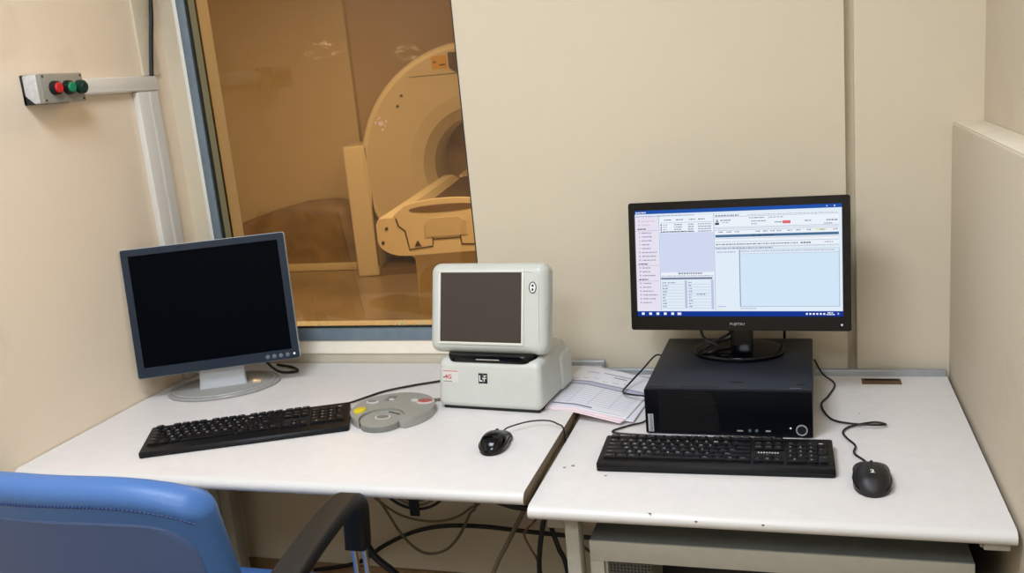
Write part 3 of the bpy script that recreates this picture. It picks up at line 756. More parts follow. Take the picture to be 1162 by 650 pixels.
# ------------------------------------------------------------------ papers across the gap
def sheet(label, corners, dz, key, lines):
    """corners bl, br, tr, tl on plan; follows the step between the desks"""
    def z(x):
        t = max(0, min(1, (x + .512) / .16))
        return TL + .0012 - t * (TL - TR) + dz
    def pt(u, v):
        bl, br, tr, tl = [Vector(c) for c in corners]
        return (bl * (1 - u) + br * u) * (1 - v) + (tl * (1 - u) + tr * u) * v
    th = .0006; N = 48
    o = MB()
    def patch(u0, u1, v0, v1, key, lift, nu, nv=1, solid=False):
        g = []
        for j in range(nv + 1):
            g.append([(lambda p: (p.x, p.y, z(p.x) + lift))(pt(u0 + (u1 - u0) * i / nu, v0 + (v1 - v0) * j / nv)) for i in range(nu + 1)])
        vs = [p for r in g for p in r]; fs = []
        for j in range(nv):
            for i in range(nu): fs.append((j * (nu + 1) + i, j * (nu + 1) + i + 1, (j + 1) * (nu + 1) + i + 1, (j + 1) * (nu + 1) + i))
        if solid:
            n0 = len(vs); vs += [(p[0], p[1], p[2] - th) for p in vs]; fs2 = [tuple(n0 + k for k in reversed(f)) for f in fs]
            ed = [i for i in range(nu + 1)] + [j * (nu + 1) + nu for j in range(1, nv + 1)] + [nv * (nu + 1) + i for i in range(nu - 1, -1, -1)] + [j * (nu + 1) for j in range(nv - 1, 0, -1)]
            for k in range(len(ed)):
                a, c = ed[k], ed[(k + 1) % len(ed)]; fs2.append((a, n0 + a, n0 + c, c))
            fs = fs + fs2
        o.faces(vs, fs, key)
    patch(0, 1, 0, 1, key, 0, N, 24, True)
    for (u0, u1, v0, v1, k) in lines: patch(u0, u1, v0, v1, k, .0004, max(1, int(48 * (u1 - u0)) + 1))
    ob = o.build('paper_sheet', recalc=False); tag(ob, label, 'paper')
    return ob
A = [(-.607, 1.980), (-.386, 1.938), (-.345, 2.22), (-.556, 2.266)]
def off(c, dx, dy, rot=0):
    m = Vector((sum(p[0] for p in c) / 4, sum(p[1] for p in c) / 4)); o = []
    for p in c:
        d = Vector(p) - m; o.append((m.x + d.x * math.cos(rot) - d.y * math.sin(rot) + dx, m.y + d.x * math.sin(rot) + d.y * math.cos(rot) + dy))
    return o
sheet('lowest pink edged sheet of the papers beside the black computer', off(A, -.004, -.020, R(-2)), .0002, 'paper_pink', [])
sheet('white sheet jutting out right below the printed form beside the computer', off(A, .008, -.012, R(3)), .0012, 'paper', [])
sheet('second pink sheet just under the printed form beside the computer', off(A, -.002, -.014, R(-1)), .0022, 'paper_pink', [])
ln = [(.05, .98, .60, .615, 'paper_ink'), (.05, .98, .52, .535, 'paper_ink'), (.05, .98, .535, .60, 'paper_ink_l'), (.35, .7, .86, .872, 'grey_ink'), (.50, .66, .80, .815, 'grey_ink'), (.15, .3, .83, .85, 'paper_ink_l'), (.15, .6, .05, .075, 'paper_ink'), (.05, .95, .02, .03, 'paper_ink_l')]
for k in range(9): ln.append((.05, .95, .12 + k * .045, .126 + k * .045, 'paper_ink_l'))
for k in range(6): ln.append((.06 + .12 * k, .13 + .12 * k, .66 + .02 * (k % 3), .672 + .02 * (k % 3), 'paper_ink_l'))
for u in (.3, .52, .75): ln.append((u, u + .006, .1, .5, 'paper_ink_l'))
sheet('printed white form on top of the papers beside the computer', A, .0032, 'paper', ln)

# ------------------------------------------------------------------ lit monitor
rm = thing('lit_monitor', 'wide black monitor showing a bright program window, on the black computer', 'monitor', (-.148, 2.135, TR + PH + .0022), R(-3))
rm.name = 'flat_monitor'
W, H = .492, .300
tilt = R(8.5)
PT = Matrix.Translation((.004, -.035, .0635)) @ Matrix.Rotation(-tilt, 4, 'X')     # panel frame: origin at bottom centre, x across, z up, -y to viewer
b = MB()
def rframe(b, W, H, bl, br, bt, bb, y0, y1, key, r=.006):
    for (x0, x1, z0, z1) in ((-W / 2, W / 2, 0, bb), (-W / 2, W / 2, H - bt, H), (-W / 2, -W / 2 + bl, bb, H - bt), (W / 2 - br, W / 2, bb, H - bt)):
        b.box(x0, x1, y0, y1, z0, z1, key)
b.prism(rrect(W, H, .006, 4, 0, H / 2), -.034, -.004, 'black', T=PT @ FACE @ Matrix.Rotation(0, 4, 'X'))
b.rbox(W * .78, .035, H * .72, .016, 'black', T=PT @ Matrix.Translation((0, .036, H * .5)))
b.build('housing', rm)
BL, BR, BTP, BB = .0145, .0175, .0185, .031
b = MB()
outer = rrect(W, H, .006, 4, 0, H / 2)
ix0, ix1, iz0, iz1 = -W / 2 + BL, W / 2 - BR, BB, H - BTP
def bezel(b, outer, ix0, ix1, iz0, iz1, y0, y1, key, T):
    n = len(outer); inner = []
    for (x, z) in outer:
        inner.append((max(ix0, min(ix1, x)) if (x <= ix0 or x >= ix1) else x, max(iz0, min(iz1, z))))
    inner = []
    q = n // 4
    for k, (cx_, cz_) in enumerate(((ix1, iz1), (ix0, iz1), (ix0, iz0), (ix1, iz0))): inner += [(cx_, cz_)] * q
    i = b.mi(key); vo = [b.bm.verts.new(T @ Vector((x, y0, z))) for x, z in outer]; vo2 = [b.bm.verts.new(T @ Vector((x, y1, z))) for x, z in outer]
    ci = [b.bm.verts.new(T @ Vector((x, y0, z))) for x, z in ((ix1, iz1), (ix0, iz1), (ix0, iz0), (ix1, iz0))]
    ci2 = [b.bm.verts.new(T @ Vector((x, y1, z))) for x, z in ((ix1, iz1), (ix0, iz1), (ix0, iz0), (ix1, iz0))]
    for k in range(n):
        a = k // q; c = ((k + 1) % n) // q
        f = b.bm.faces.new([vo[k], vo[(k + 1) % n], ci[a]] if a == c else [vo[k], vo[(k + 1) % n], ci[c], ci[a]]); f.material_index = i
        f = b.bm.faces.new([vo[k], vo2[k], vo2[(k + 1) % n], vo[(k + 1) % n]]); f.material_index = i
    for k in range(4):
        f = b.bm.faces.new([ci[k], ci[(k + 1) % 4], ci2[(k + 1) % 4], ci2[k]]); f.material_index = i
bezel(b, outer, ix0, ix1, iz0, iz1, -.006, .006, 'black_gloss', PT); b.build('bezel', rm)
# the picture on the screen, all of it given off by the screen itself
SW, SH = ix1 - ix0, iz1 - iz0
SCOL = dict(bg=(226, 238, 250), blue=(36, 84, 170), task=(20, 56, 150), taskd=(34, 44, 84), pink=(232, 226, 242), lav=(210, 218, 242), pane=(238, 244, 252), cyan=(212, 232, 251), text=(136, 142, 166), textd=(64, 70, 92), textl=(168, 174, 196), line=(150, 160, 180), steel=(74, 112, 150), head=(120, 126, 150), red=(224, 110, 116), white=(246, 250, 255), yell=(232, 234, 190), scroll=(190, 196, 226), peach=(216, 190, 206))
for k, c in SCOL.items(): M['scr_' + k] = emission('screen ' + k, c, .98)
b = MB()
def Q(u0, u1, v0, v1, key, lay):
    y = -.0002 - lay * .00012
    vs = [(ix0 + u0 * SW, y, iz1 - v1 * SH), (ix0 + u1 * SW, y, iz1 - v1 * SH), (ix0 + u1 * SW, y, iz1 - v0 * SH), (ix0 + u0 * SW, y, iz1 - v0 * SH)]
    b.faces(vs, [(0, 1, 2, 3)], 'scr_' + key, PT)
def dash(u0, u1, v, h, key, lay=4):
    u = u0
    while u < u1 - .003:
        w = random.uniform(.004, .014); Q(u, min(u + w, u1), v - h / 2, v + h / 2, key, lay); u += w + random.uniform(.002, .004)
Q(0, 1, 0, 1, 'bg', 0)
Q(0, 1, 0, .034, 'blue', 1); Q(0, 1, .948, 1, 'task', 1); Q(0, 1, .992, 1, 'taskd', 2)
dash(.004, .06, .02, .010, 'white'); Q(.93, .935, .014, .022, 'white', 4); Q(.965, .97, .012, .024, 'white', 4)
Q(0, .118, .05, .94, 'pink', 1); dash(.004, .3, .055, .010, 'textl')
for k in range(22):
    v = .10 + k * .0365
    if k in (2, 11, 15): dash(.012, .06, v, .010, 'textd'); Q(.0, .115, v + .014, v + .017, 'textl', 3)
    else: Q(.016, .024, v - .008, v + .006, 'peach' if k < 8 else 'textl', 4); dash(.032, random.uniform(.07, .108), v, .009, 'text' if k > 2 else 'peach')
Q(.122, .124, .05, .94, 'line', 2)
Q(.126, .395, .06, .215, 'pane', 1); Q(.126, .395, .215, .585, 'lav', 1)
for u in (.15, .21, .275, .32): dash(u, u + .035, .095, .010, 'text')
Q(.13, .395, .12, .123, 'line', 3)
for k in range(4):
    v = .14 + k * .022; Q(.131, .137, v - .006, v + .007, 'textd', 4); dash(.143, .165, v, .008, 'textl'); dash(.20, .24, v, .009, 'text'); dash(.27, .30, v, .009, 'text'); dash(.32, .385, v, .009, 'text')
dash(.14, .30, .205, .010, 'textd')
Q(.126, .395, .585, .625, 'pane', 1); dash(.215, .34, .595, .014, 'text'); dash(.13, .39, .618, .008, 'textl')
Q(.126, .385, .632, .650, 'head', 3); Q(.126, .395, .65, .94, 'bg', 1)
for k in range(9):
    v = .68 + k * .028; dash(.132, .132 + random.uniform(.015, .03), v, .009, 'text'); dash(.265, .265 + random.uniform(.012, .025), v, .009, 'text')
    Q(.13, .24, v + .014, v + .0165, 'textl', 2); Q(.265, .375, v + .014, v + .0165, 'textl', 2)
dash(.16, .2, .68, .009, 'text'); dash(.305, .35, .79, .010, 'text'); Q(.245, .258, .66, .92, 'scroll', 2); Q(.378, .39, .655, .93, 'scroll', 2)
Q(.397, .399, .05, .94, 'line', 2)
Q(.401, .985, .06, .365, 'pane', 1)
dash(.405, .52, .072, .012, 'text'); Q(.405, .985, .082, .085, 'line', 2); dash(.56, .98, .072, .006, 'textl')
Q(.41, .42, .12, .13, 'textd', 4); Q(.404, .424, .135, .155, 'textd', 4); Q(.409, .419, .105, .118, 'textl', 4)
dash(.43, .48, .115, .010, 'text'); dash(.44, .47, .135, .008, 'textl')
dash(.57, .64, .10, .009, 'text'); dash(.66, .73, .10, .009, 'textl'); dash(.58, .65, .13, .009, 'text'); dash(.58, .605, .155, .009, 'text'); dash(.69, .725, .145, .010, 'text')
Q(.727, .765, .133, .16, 'red', 4); dash(.83, .86, .14, .01, 'text'); dash(.93, .98, .14, .012, 'text'); dash(.92, .96, .168, .010, 'text')
for v in (.178, .19, .205, .26 + .02, .31, .355): Q(.401, .985, v, v + .003, 'line', 2)
for u in (.42, .46, .50, .60, .635, .67, .70, .75, .79, .84, .90, .96): dash(u, u + .022, .222, .009, 'text')
Q(.88, .93, .214, .23, 'yell', 2)
Q(.404, .985, .246, .270, 'steel', 3)
for u in (.58, .61, .64, .665): dash(u, u + .018, .258, .010, 'textd', 5)
dash(.405, .80, .335, .011, 'text'); dash(.81, .86, .335, .011, 'textd'); dash(.92, .96, .332, .010, 'textl')
dash(.405, .68, .372, .010, 'text'); Q(.401, .99, .362, .364, 'line', 3)
dash(.41, .5, .405, .009, 'textl'); dash(.52, .97, .402, .008, 'textl'); Q(.52, .985, .385, .388, 'textl', 3); Q(.52, .985, .422, .425, 'textl', 3)
Q(.524, .984, .426, .90, 'cyan', 1); Q(.518, .523, .385, .905, 'line', 3); Q(.52, .985, .902, .906, 'line', 3); Q(.984, .987, .385, .906, 'textl', 3)
dash(.41, .45, .905, .008, 'textl'); dash(.52, .60, .922, .008, 'textl'); dash(.405, .46, .935, .008, 'yell')
for k in range(5):
    u = .022 + k * .038; Q(u, u + .014, .96, .982, 'white', 4)
Q(.205, .225, .958, .985, 'scroll', 4); Q(.208, .222, .965, .978, 'white', 5)
for k in range(6): Q(.83 + k * .016, .839 + k * .016, .965, .98, 'white', 4)
dash(.93, .96, .963, .009, 'white'); dash(.925, .965, .978, .008, 'white'); Q(.975, .982, .963, .978, 'scroll', 4)
b.build('screen', rm, recalc=False)
b = MB(); b.text('FUJITSU', PT @ Matrix.Translation((0, -.0064, .0145)) @ FACE, 'silver', width=.032, height=.0068); b.build('maker_mark', rm)
b = MB(); b.lathe([(.0022, 0), (.0022, .0008)], 'blue_led', T=PT @ Matrix.Translation((W / 2 - .020, -.006, .014)) @ FACE, seg=12); b.build('power_light', rm)
b = MB(); b.prism(rrect(.052, .018, .004, 3), .0, .14, 'black_gloss', T=Tm((.006, .022, .004), rx=R(-6))); b.build('neck', rm)
b = MB()
ell = lambda s, z: [(.106 * s * math.cos(2 * math.pi * k / 48), .080 * s * math.sin(2 * math.pi * k / 48), z) for k in range(48)]
b.loft([ell(.985, 0), ell(1, .003), ell(1, .007), ell(.985, .0095), ell(.86, .0115), ell(.5, .013)], 'black_gloss'); b.build('base', rm)
lb = Vector((-.148, 2.135, TR + PH))
def rel(p, par): return p
for pts in ([(-.235, 2.145, .965), (-.232, 2.13, .90), (-.22, 2.12, .878), (-.19, 2.10, .868), (-.205, 2.075, .862), (-.222, 2.09, .86), (-.21, 2.12, .865), (-.16, 2.16, .87)],
            [(-.20, 2.16, .97), (-.185, 2.14, .91), (-.165, 2.145, .89), (-.19, 2.13, .876), (-.225, 2.10, .862), (-.235, 2.085, .858)],
            [(-.052, 2.19, .97), (-.050, 2.21, .92), (-.046, 2.25, .875), (-.046, 2.262, .835)]):
    cord('cord', rm, pts, .0032)

# ------------------------------------------------------------------ unlit monitor (left)
lm = thing('flat_monitor', 'square unlit monitor with dark bezel on a grey oval stand', 'monitor', (-1.525, 2.078, TL + .0008), R(27))
W2, H2 = .424, .345
PT2 = Matrix.Translation((.004, -.040, .066)) @ Matrix.Rotation(-R(8.0), 4, 'X')
b = MB(); b.prism(rrect(W2, H2, .006, 4, 0, H2 / 2), -.022, .006, 'silver', T=PT2 @ FACE); b.rbox(W2 * .8, .05, H2 * .75, .018, 'silver', T=PT2 @ Matrix.Translation((0, .042, H2 / 2)))
b.build('housing', lm)
b = MB(); ix0b, ix1b, iz0b, iz1b = -W2 / 2 + .0195, W2 / 2 - .0195, .028, H2 - .019
bezel(b, rrect(W2 - .003, H2 - .003, .005, 4, 0, H2 / 2), ix0b, ix1b, iz0b, iz1b, -.011, .0, 'navy_bezel', PT2); b.build('bezel', lm)
b = MB(); b.box(ix0b, ix1b, -.0085, -.0065, iz0b, iz1b, 'screen_off', T=PT2); b.build('screen', lm)
for k in range(4):
    b = MB(); T = PT2 @ Matrix.Translation((W2 / 2 - .085 + k * .0175, -.011, .0135)) @ FACE
    b.lathe([(.0058, 0), (.0058, .0012), (.0045, .0018)], 'btn_grey', T=T, seg=18); b.build('button', lm)
b = MB(); b.lathe([(.003, 0), (.003, .0014)], 'led', T=PT2 @ Matrix.Translation((W2 / 2 - .0145, -.011, .0145)) @ FACE, seg=12); b.build('power_light', lm)
b = MB(); b.loft([[(x * sx, y, z) for (x, y) in rrect(.118, .016, .005, 3, 0, yy)] for (yy, z, sx, y0) in ()] or [[(p[0], p[1] + yy, z) for p in rrect(w, .018, .006, 3)] for (yy, z, w) in ((-.018, .008, .128), (-.012, .03, .122), (.0, .08, .118), (.01, .16, .118))], 'silver'); b.build('neck', lm)
b = MB()
ell = lambda s, z: [(.150 * s * math.cos(2 * math.pi * k / 56), .112 * s * math.sin(2 * math.pi * k / 56), z) for k in range(56)]
b.loft([ell(.985, 0), ell(1, .002), ell(1, .006), ell(.985, .008), ell(.9, .009)], 'silver_clear')
b.build('base', lm)
b = MB(); b.loft([ell(.90, .0088), ell(.89, .0096)], 'silver_clear'); b.tube([(p[0], p[1], .0094) for p in ell(.905, 0)] + [ (.905 * .150, 0, .0094)], .0011, 'silver', seg=6, smooth=1); b.build('base_insert', lm)
cord('cord', lm, [(-1.48, 2.145, .90), (-1.455, 2.17, .82), (-1.42, 2.185, zl + .006), (-1.37, 2.20, zl + .001), (-1.40, 2.235, zl), (-1.47, 2.262, zl)], .0036)

# ------------------------------------------------------------------ pale terminal
tm = thing('operator_terminal', 'pale grey terminal with small dark screen on a wedge base', 'terminal', (-.7085, 1.930, TL + .0008), R(-6))
b = MB()
bw = .268; bd = .21; bh = .112
def wedge(v):
    t = (v.z + bh / 2) / bh
    y = v.y + (.020 * t if v.y < 0 else -.012 * t)
    z = v.z + (.012 * (v.y + bd / 2) / bd) * t
    return Vector((v.x * (1 - .03 * t), y, z))
b.rbox(bw, bd, bh, .016, 'beige', T=Matrix.Translation((0, bd / 2, bh / 2 + .006)), fn=wedge)
b.build('base_housing', tm)
b = MB(); b.box(-bw / 2 + .012, bw / 2 - .010, .012, bd - .01, 0, .008, 'black_soft'); b.build('foot_plate', tm)
b = MB(); b.rbox(.035, .08, .095, .014, 'beige', T=Matrix.Translation((bw / 2 - .014, bd - .03, .054))); b.build('side_grip', tm)
b = MB(); b.prism(rrect(.225, .15, .03, 5, 0, .095), bh + .002, bh + .019, 'black_gloss', bev=.004); b.box(-.03, .03, .0195, .0205, bh + .008, bh + .0105, 'steel'); b.build('swivel_plate', tm)
T3 = Matrix.Translation((-.010, .062, bh + .012)) @ Matrix.Rotation(-R(14.5), 4, 'X')
UW, UH, UD = .303, .214, .062
b = MB(); b.rbox(UW, UD, UH, .024, 'beige', T=T3 @ Matrix.Translation((0, UD / 2 - .03, UH / 2)), corner=5); b.build('screen_housing', tm)
sx0, sx1, sz0, sz1 = -.119, .091, .027, .191
b = MB()
for (x0, x1, z0, z1) in ((sx0 - .006, sx1 + .006, sz0 - .006, sz0), (sx0 - .006, sx1 + .006, sz1, sz1 + .006), (sx0 - .006, sx0, sz0, sz1), (sx1, sx1 + .006, sz0, sz1)):
    b.box(x0, x1, -.0325, -.028, z0, z1, 'beige_d', bev=.001, T=T3)
b.build('screen_surround', tm)
b = MB(); b.box(sx0, sx1, -.0312, -.029, sz0, sz1, 'screen_brown', T=T3)
b.build('screen', tm)
b = MB(); T = T3 @ Matrix.Translation((.1185, -.0302, .156)) @ FACE
b.tube([(.0082 * math.cos(2 * math.pi * k / 24), .0125 * math.sin(2 * math.pi * k / 24), .0006) for k in range(25)], .0011, 'ink', seg=6, smooth=1, T=T)
b.prism(circle(.0078, 20, ry=.012), 0, .0005, 'white_ink', T=T)
for z in (-.0045, .0045): b.prism(circle(.0028, 12, 0, z), 0, .0012, 'ink', T=T)
b.build('maker_emblem', tm)
b = MB(); b.tube([(x, -.0304, z) for x, z in ((.102, .192), (.114, .193), (.126, .186), (.132, .17), (.133, .12), (.133, .03))], .0012, 'beige_d', seg=6, T=T3); b.build('control_strip', tm)
# stickers on the base front (front face leans back 10 deg)
lean = math.atan2(.020, bh)
T4 = Matrix.Translation((0, .0006, .006)) @ Matrix.Rotation(-lean, 4, 'X')
def front(x, z): return T4 @ Matrix.Translation((x, .0, z)) @ FACE
b = MB(); b.box(-.0115, .0115, -.001, .0012, .0605, .0845, 'ink', T=T4 @ Matrix.Translation((-.013, 0, 0)))
b.text('L', front(-.0185, .0725) @ Matrix.Translation((0, 0, .0014)), 'white_ink', height=.0145, width=.0074, bold=True); b.text('F', front(-.0070, .0725) @ Matrix.Translation((0, 0, .0014)), 'white_ink', height=.0145, width=.0068)
b.prism(circle(.0016, 10), .001, .0014, 'white_ink', T=front(-.0132, .0725)); b.box(-.0129, -.0125, -.0014, .001, .0605, .0845, 'box_white', T=T4)
b.build('letter_sticker', tm)
b = MB(); b.box(-.118, -.078, -.0008, .0012, .060, .0885, 'sticker', T=T4)
b.text('4G', front(-.1045, .0735) @ Matrix.Translation((0, 0, .001)), 'red_ink', height=.011, bold=True)
for (x0, x1, z) in ((-.117, -.079, .086), (-.117, -.094, .0615)): b.box(x0, x1, -.0011, .0008, z, z + .0016, 'red_ink' if z > .08 else 'grey_ink', T=T4)
b.box(-.117, -.113, -.0011, .0008, .070, .0735, 'grey_ink', T=T4)
b.build('service_sticker', tm)

# ------------------------------------------------------------------ control pad
cp = thing('control_pad', 'round grey control pad with yellow and red buttons beside the slanting keyboard', 'control pad', (-.9375, 1.897, TL + .0008), R(0))
b = MB(); Rr = .101; ic = (-.002, -.060); ir = .051; zt1 = .021
a0, a1 = -52, 240
outer = circle(Rr, 44, 0, 0, a0, a1)
# inner arc seen from the small disc's centre, clockwise back
inner = []
for k in range(32):
    a = 213 - (213 + 17) * k / 31; inner.append((ic[0] + (ir + .002) * math.cos(R(a)), ic[1] + (ir + .002) * math.sin(R(a))))
b.prism(outer + inner, 0, zt1, 'pad', bev=.003)
b.build('ring_housing', cp)
b = MB(); b.prism(circle(ir, 44, *ic), 0, .016, 'pad', bev=.003, side='pad_d'); b.build('jog_disc', cp)
b = MB()
el = lambda rx, ry, cx, cy, n=28: [(cx + rx * math.cos(2 * math.pi * k / n), cy + ry * math.sin(2 * math.pi * k / n)) for k in range(n)]
b.prism(el(.019, .015, ic[0], ic[1] + .006), .0155, .0172, 'pad_l'); b.prism(el(.015, .0115, ic[0], ic[1] + .006), .0165, .0178, 'pad_d')
b.build('centre_button', cp)
b = MB(); b.prism(el(.014, .018, -.072, -.030), zt1 - .001, zt1 + .004, 'yellow', bev=.0015); b.build('yellow_button', cp)['label'] = 'yellow button'
b = MB(); b.prism(el(.022, .018, .068, .040), zt1 - .001, zt1 + .0015, 'pad_l'); b.prism(el(.0195, .015, .068, .040), zt1, zt1 + .003, 'redbtn', bev=.001)
b.prism(el(.007, .006, .060, .040), zt1, zt1 + .0034, 'pad_d'); b.prism(el(.007, .006, .076, .040), zt1, zt1 + .0034, 'pad_d')
b.build('red_button', cp)['label'] = 'red button'
b = MB(); b.prism(el(.016, .010, -.066, .028), zt1 - .001, zt1 + .003, 'pad_l', bev=.001); b.prism(el(.012, .007, -.066, .028), zt1, zt1 + .0036, 'pad_d'); b.build('grey_button', cp)
b = MB(); b.box(-.040, -.018, .038, .072, zt1 - .001, zt1 + .001, 'pad_d'); b.prism(el(.007, .005, -.022, .044), zt1, zt1 + .003, 'pad_l'); b.build('label_field', cp)
b = MB(); b.prism(el(.009, .006, .038, .044), zt1 - .001, zt1 + .003, 'pad_l', bev=.001); b.build('small_button', cp)
b = MB()
for k in range(5): b.box(ic[0] + .002 + k * .007, ic[0] + .006 + k * .007, ic[1] + .036 - k * .003, ic[1] + .041 - k * .003, .0155, .0172, 'ink')
b.build('marking', cp)
cord('cord', cp, [(-.885, 1.978, zl + .004), (-.868, 1.992, zl + .001), (-.8475, 2.0, zl)], .0035, 'greycable')

# ------------------------------------------------------------------ office chair
ch = thing('office_chair', 'blue leatherette office chair with black arms pulled up to the corner desk', 'chair', (-1.10, 1.28, 0), 0)
def cm(p): return Vector((p[0] + 1.10, p[1] - 1.28, p[2]))
CT = Matrix.Translation((1.10, -1.28, 0))
XL, XR = -1.355, -.845
SEAT = .555
b = MB()
BWd, BH, BTk = .52, .47, .062
def backfn(v):
    t = (v.z + BH / 2) / BH                        # 0 bottom, 1 top
    w = .965 + .025 * t
    x = v.x * w
    arc = (abs(v.x) / (BWd / 2)) ** 3.2
    z = v.z - .052 * arc * max(0, t * 2 - 1)       # top edge bows down at the corners
    y = v.y + .05 * (x / (BWd / 2)) ** 2 * .7
    dish = (1 - min(1, (abs(v.x) / (BWd * .5)) ** 6)) * (1 - min(1, (abs(v.z) / (BH * .5)) ** 6))
    if v.y < 0: y += .008 * dish                     # sunk rear panel
    return Vector((x, y, z))
bt = Tm((-1.105, 1.085, .765), rx=R(14))
b.rbox(BWd, BTk, BH, .030, 'leather', T=CT @ bt, fn=backfn, inner=14, corner=5)
b.build('backrest', ch)
def onback(x, z, dy=-BTk / 2 - .0): return bt @ backfn(Vector((x, dy, z)))
def dense(P):
    o = []
    for k in range(len(P)):
        a, c = P[k], P[(k + 1) % len(P)]; n = max(1, int(math.hypot(c[0] - a[0], c[1] - a[1]) / .012))
        o += [(a[0] + (c[0] - a[0]) * q / n, a[1] + (c[1] - a[1]) * q / n) for q in range(n)]
    return o
M['leather_back'] = mat('greyed blue rear leatherette', (77, 97, 140), .5, spec=.3, bump=.18, bscale=320)
b = MB()
oz = -.024; rings = []
for sc in (1.0, .985, .93, .85, .75, .65, .55, .45, .35, .25, .15, .06):
    rings.append([tuple(onback(x * sc, oz + z * sc, -BTk / 2 - (.0 if sc == 1.0 else .0024))) for (x, z) in dense(rrect(.474, .400, .055, 8))])
b.loft(rings, 'leather_back', T=CT); p = b.build('back_panel', ch); p['label'] = 'greyish blue rear panel'
b = MB()   # rear stitching seam along the top and the right side
pts = [onback(-.252 + .504 * k / 20, BH / 2 - .030 - .002 * math.sin(k * .35), -BTk / 2 - .0006) for k in range(21)]
for k in range(20):
    a, c = pts[k], pts[k + 1]
    n = 4
    for j in range(n): b.tube([a.lerp(c, (j + .1) / n), a.lerp(c, (j + .8) / n)], .0016, 'stitch', seg=5, T=CT)
b.build('stitching', ch)
b = MB(); b.rbox(.50, .48, .085, .035, 'leather', T=CT @ Matrix.Translation((-1.103, 1.315, SEAT - .042)), inner=6, corner=4); b.build('seat', ch)
b = MB(); b.box(-1.30, -.90, 1.12, 1.50, SEAT - .10, SEAT - .078, 'black_soft', bev=.006, T=CT); b.box(-1.16, -1.05, 1.05, 1.20, SEAT - .10, SEAT - .085, 'black_soft', T=CT)
b.tube([(-1.10, 1.10, SEAT - .09), (-1.10, 1.04, SEAT - .05), (-1.10, 1.06, SEAT + .08)], .018, 'black_soft', T=CT); b.build('underframe', ch)
for sx in (1, -1):
    ax = -1.103 + sx * .281
    def arm_pt(t):   # spine of the pad, seen from the side: (y, z)
        return t
    b = MB(); spine = [(1.135, .782), (1.20, .790), (1.28, .796), (1.36, .797), (1.405, .788), (1.432, .764), (1.440, .73), (1.441, .675)]
    S = catmull([(0, y, z) for (y, z) in spine], 5); rings = []
    for k, p in enumerate(S):
        t = (S[min(k + 1, len(S) - 1)] - S[max(k - 1, 0)]).normalized(); nrm = Vector((0, -t.z, t.y))
        f = k / (len(S) - 1); w = .054 - .010 * f; h = .026 + .008 * f
        lean_x = sx * (-.030 + .030 * min(1, f * 1.3)) * -1
        xx = ax + sx * .036 * (1 - f)
        rings.append([(xx + q[0], p.y + nrm.y * q[1], p.z + nrm.z * q[1]) for q in rrect(w, h, .007, 3)])
    b.loft(rings, 'black_soft', T=CT); arm = b.build('armrest', ch, angle=50)
    for dx in (-.010, .012):
        b = MB(); b.tube([(ax + dx, 1.441, .69), (ax + dx, 1.443, .60), (ax + dx, 1.43, .50), (ax + dx * .8 - sx * .02, 1.40, .47), (ax - sx * .10, 1.38, .465)], .006, 'chrome', seg=10, T=CT)
        b.build('arm_rod', ch)['label'] = 'chrome rod'
    b = MB()
    for dx in (-.012, .012): b.tube([(ax + sx * .034 + dx, 1.145, .780), (ax + sx * .030 + dx, 1.150, .66), (ax + dx, 1.17, .50), (ax - sx * .06, 1.2, .465)], .006, 'chrome', seg=10, T=CT)
    b.build('arm_rod', ch)['label'] = 'chrome rod'
b = MB(); b.lathe([(.028, .10), (.028, .33), (.020, .33), (.020, SEAT - .09)], 'black_soft', T=Matrix.Translation((0, .03, 0)), seg=20); b.build('gas_column', ch)
for k in range(5):
    a = 2 * math.pi * k / 5 + .3
    b = MB(); b.tube([(0, .03, .12), (.15 * math.cos(a), .03 + .15 * math.sin(a), .10), (.29 * math.cos(a), .03 + .29 * math.sin(a), .075)], .019, 'black_soft', seg=8); p = b.build('base_arm', ch)
    b = MB(); b.lathe([(.022, -.020), (.027, -.016), (.027, .016), (.022, .020)], 'black_soft', T=Tm((.29 * math.cos(a), .03 + .29 * math.sin(a), .0275), rx=math.pi / 2, rz=a + .4), seg=18)
    b.tube([(.29 * math.cos(a), .03 + .29 * math.sin(a), .03), (.29 * math.cos(a), .03 + .29 * math.sin(a), .075)], .008, 'black_soft', seg=8, smooth=1); b.build('caster', p)

# ------------------------------------------------------------------ cables under the corner desk
def cable(label, pts, r, key='rubber', group=None):
    b = MB(); b.tube(pts, r, key); return tag(b.build('cable'), label, 'cable', group)
cable('grey cable hanging in a deep loop under the corner desk', [(-1.22, 2.222, .42), (-1.171, 2.222, .357), (-1.13, 2.222, .28), (-1.09, 2.222, .23), (-1.045, 2.222, .21), (-.99, 2.222, .225), (-.945, 2.222, .27), (-.905, 2.222, .34), (-.88, 2.222, .40), (-.872, 2.222, .726)], .004, 'greycable')
cable('grey cable hanging in a shallow loop under the corner desk', [(-1.20, 2.236, .37), (-1.13, 2.236, .322), (-1.05, 2.236, .305), (-.97, 2.236, .315), (-.91, 2.236, .35), (-.865, 2.236, .41), (-.860, 2.236, .726)], .0035, 'greycable')
cable('thick black cable arching along the wall under both desks', [(-1.45, 2.26, .105), (-1.30, 2.26, .14), (-1.20, 2.26, .205), (-1.10, 2.26, .255), (-1.0, 2.26, .28), (-.88, 2.26, .285), (-.76, 2.26, .278), (-.62, 2.26, .272), (-.45, 2.26, .268), (-.2, 2.26, .25)], .0065)
cable('thick black cable running down to the floor behind the chair arm', [(-1.095, 1.92, .722), (-1.095, 1.92, .60), (-1.085, 1.92, .46), (-1.055, 1.92, .375), (-1.0, 1.92, .325), (-.94, 1.92, .25), (-.90, 1.92, .12), (-.88, 1.92, .008)], .009)
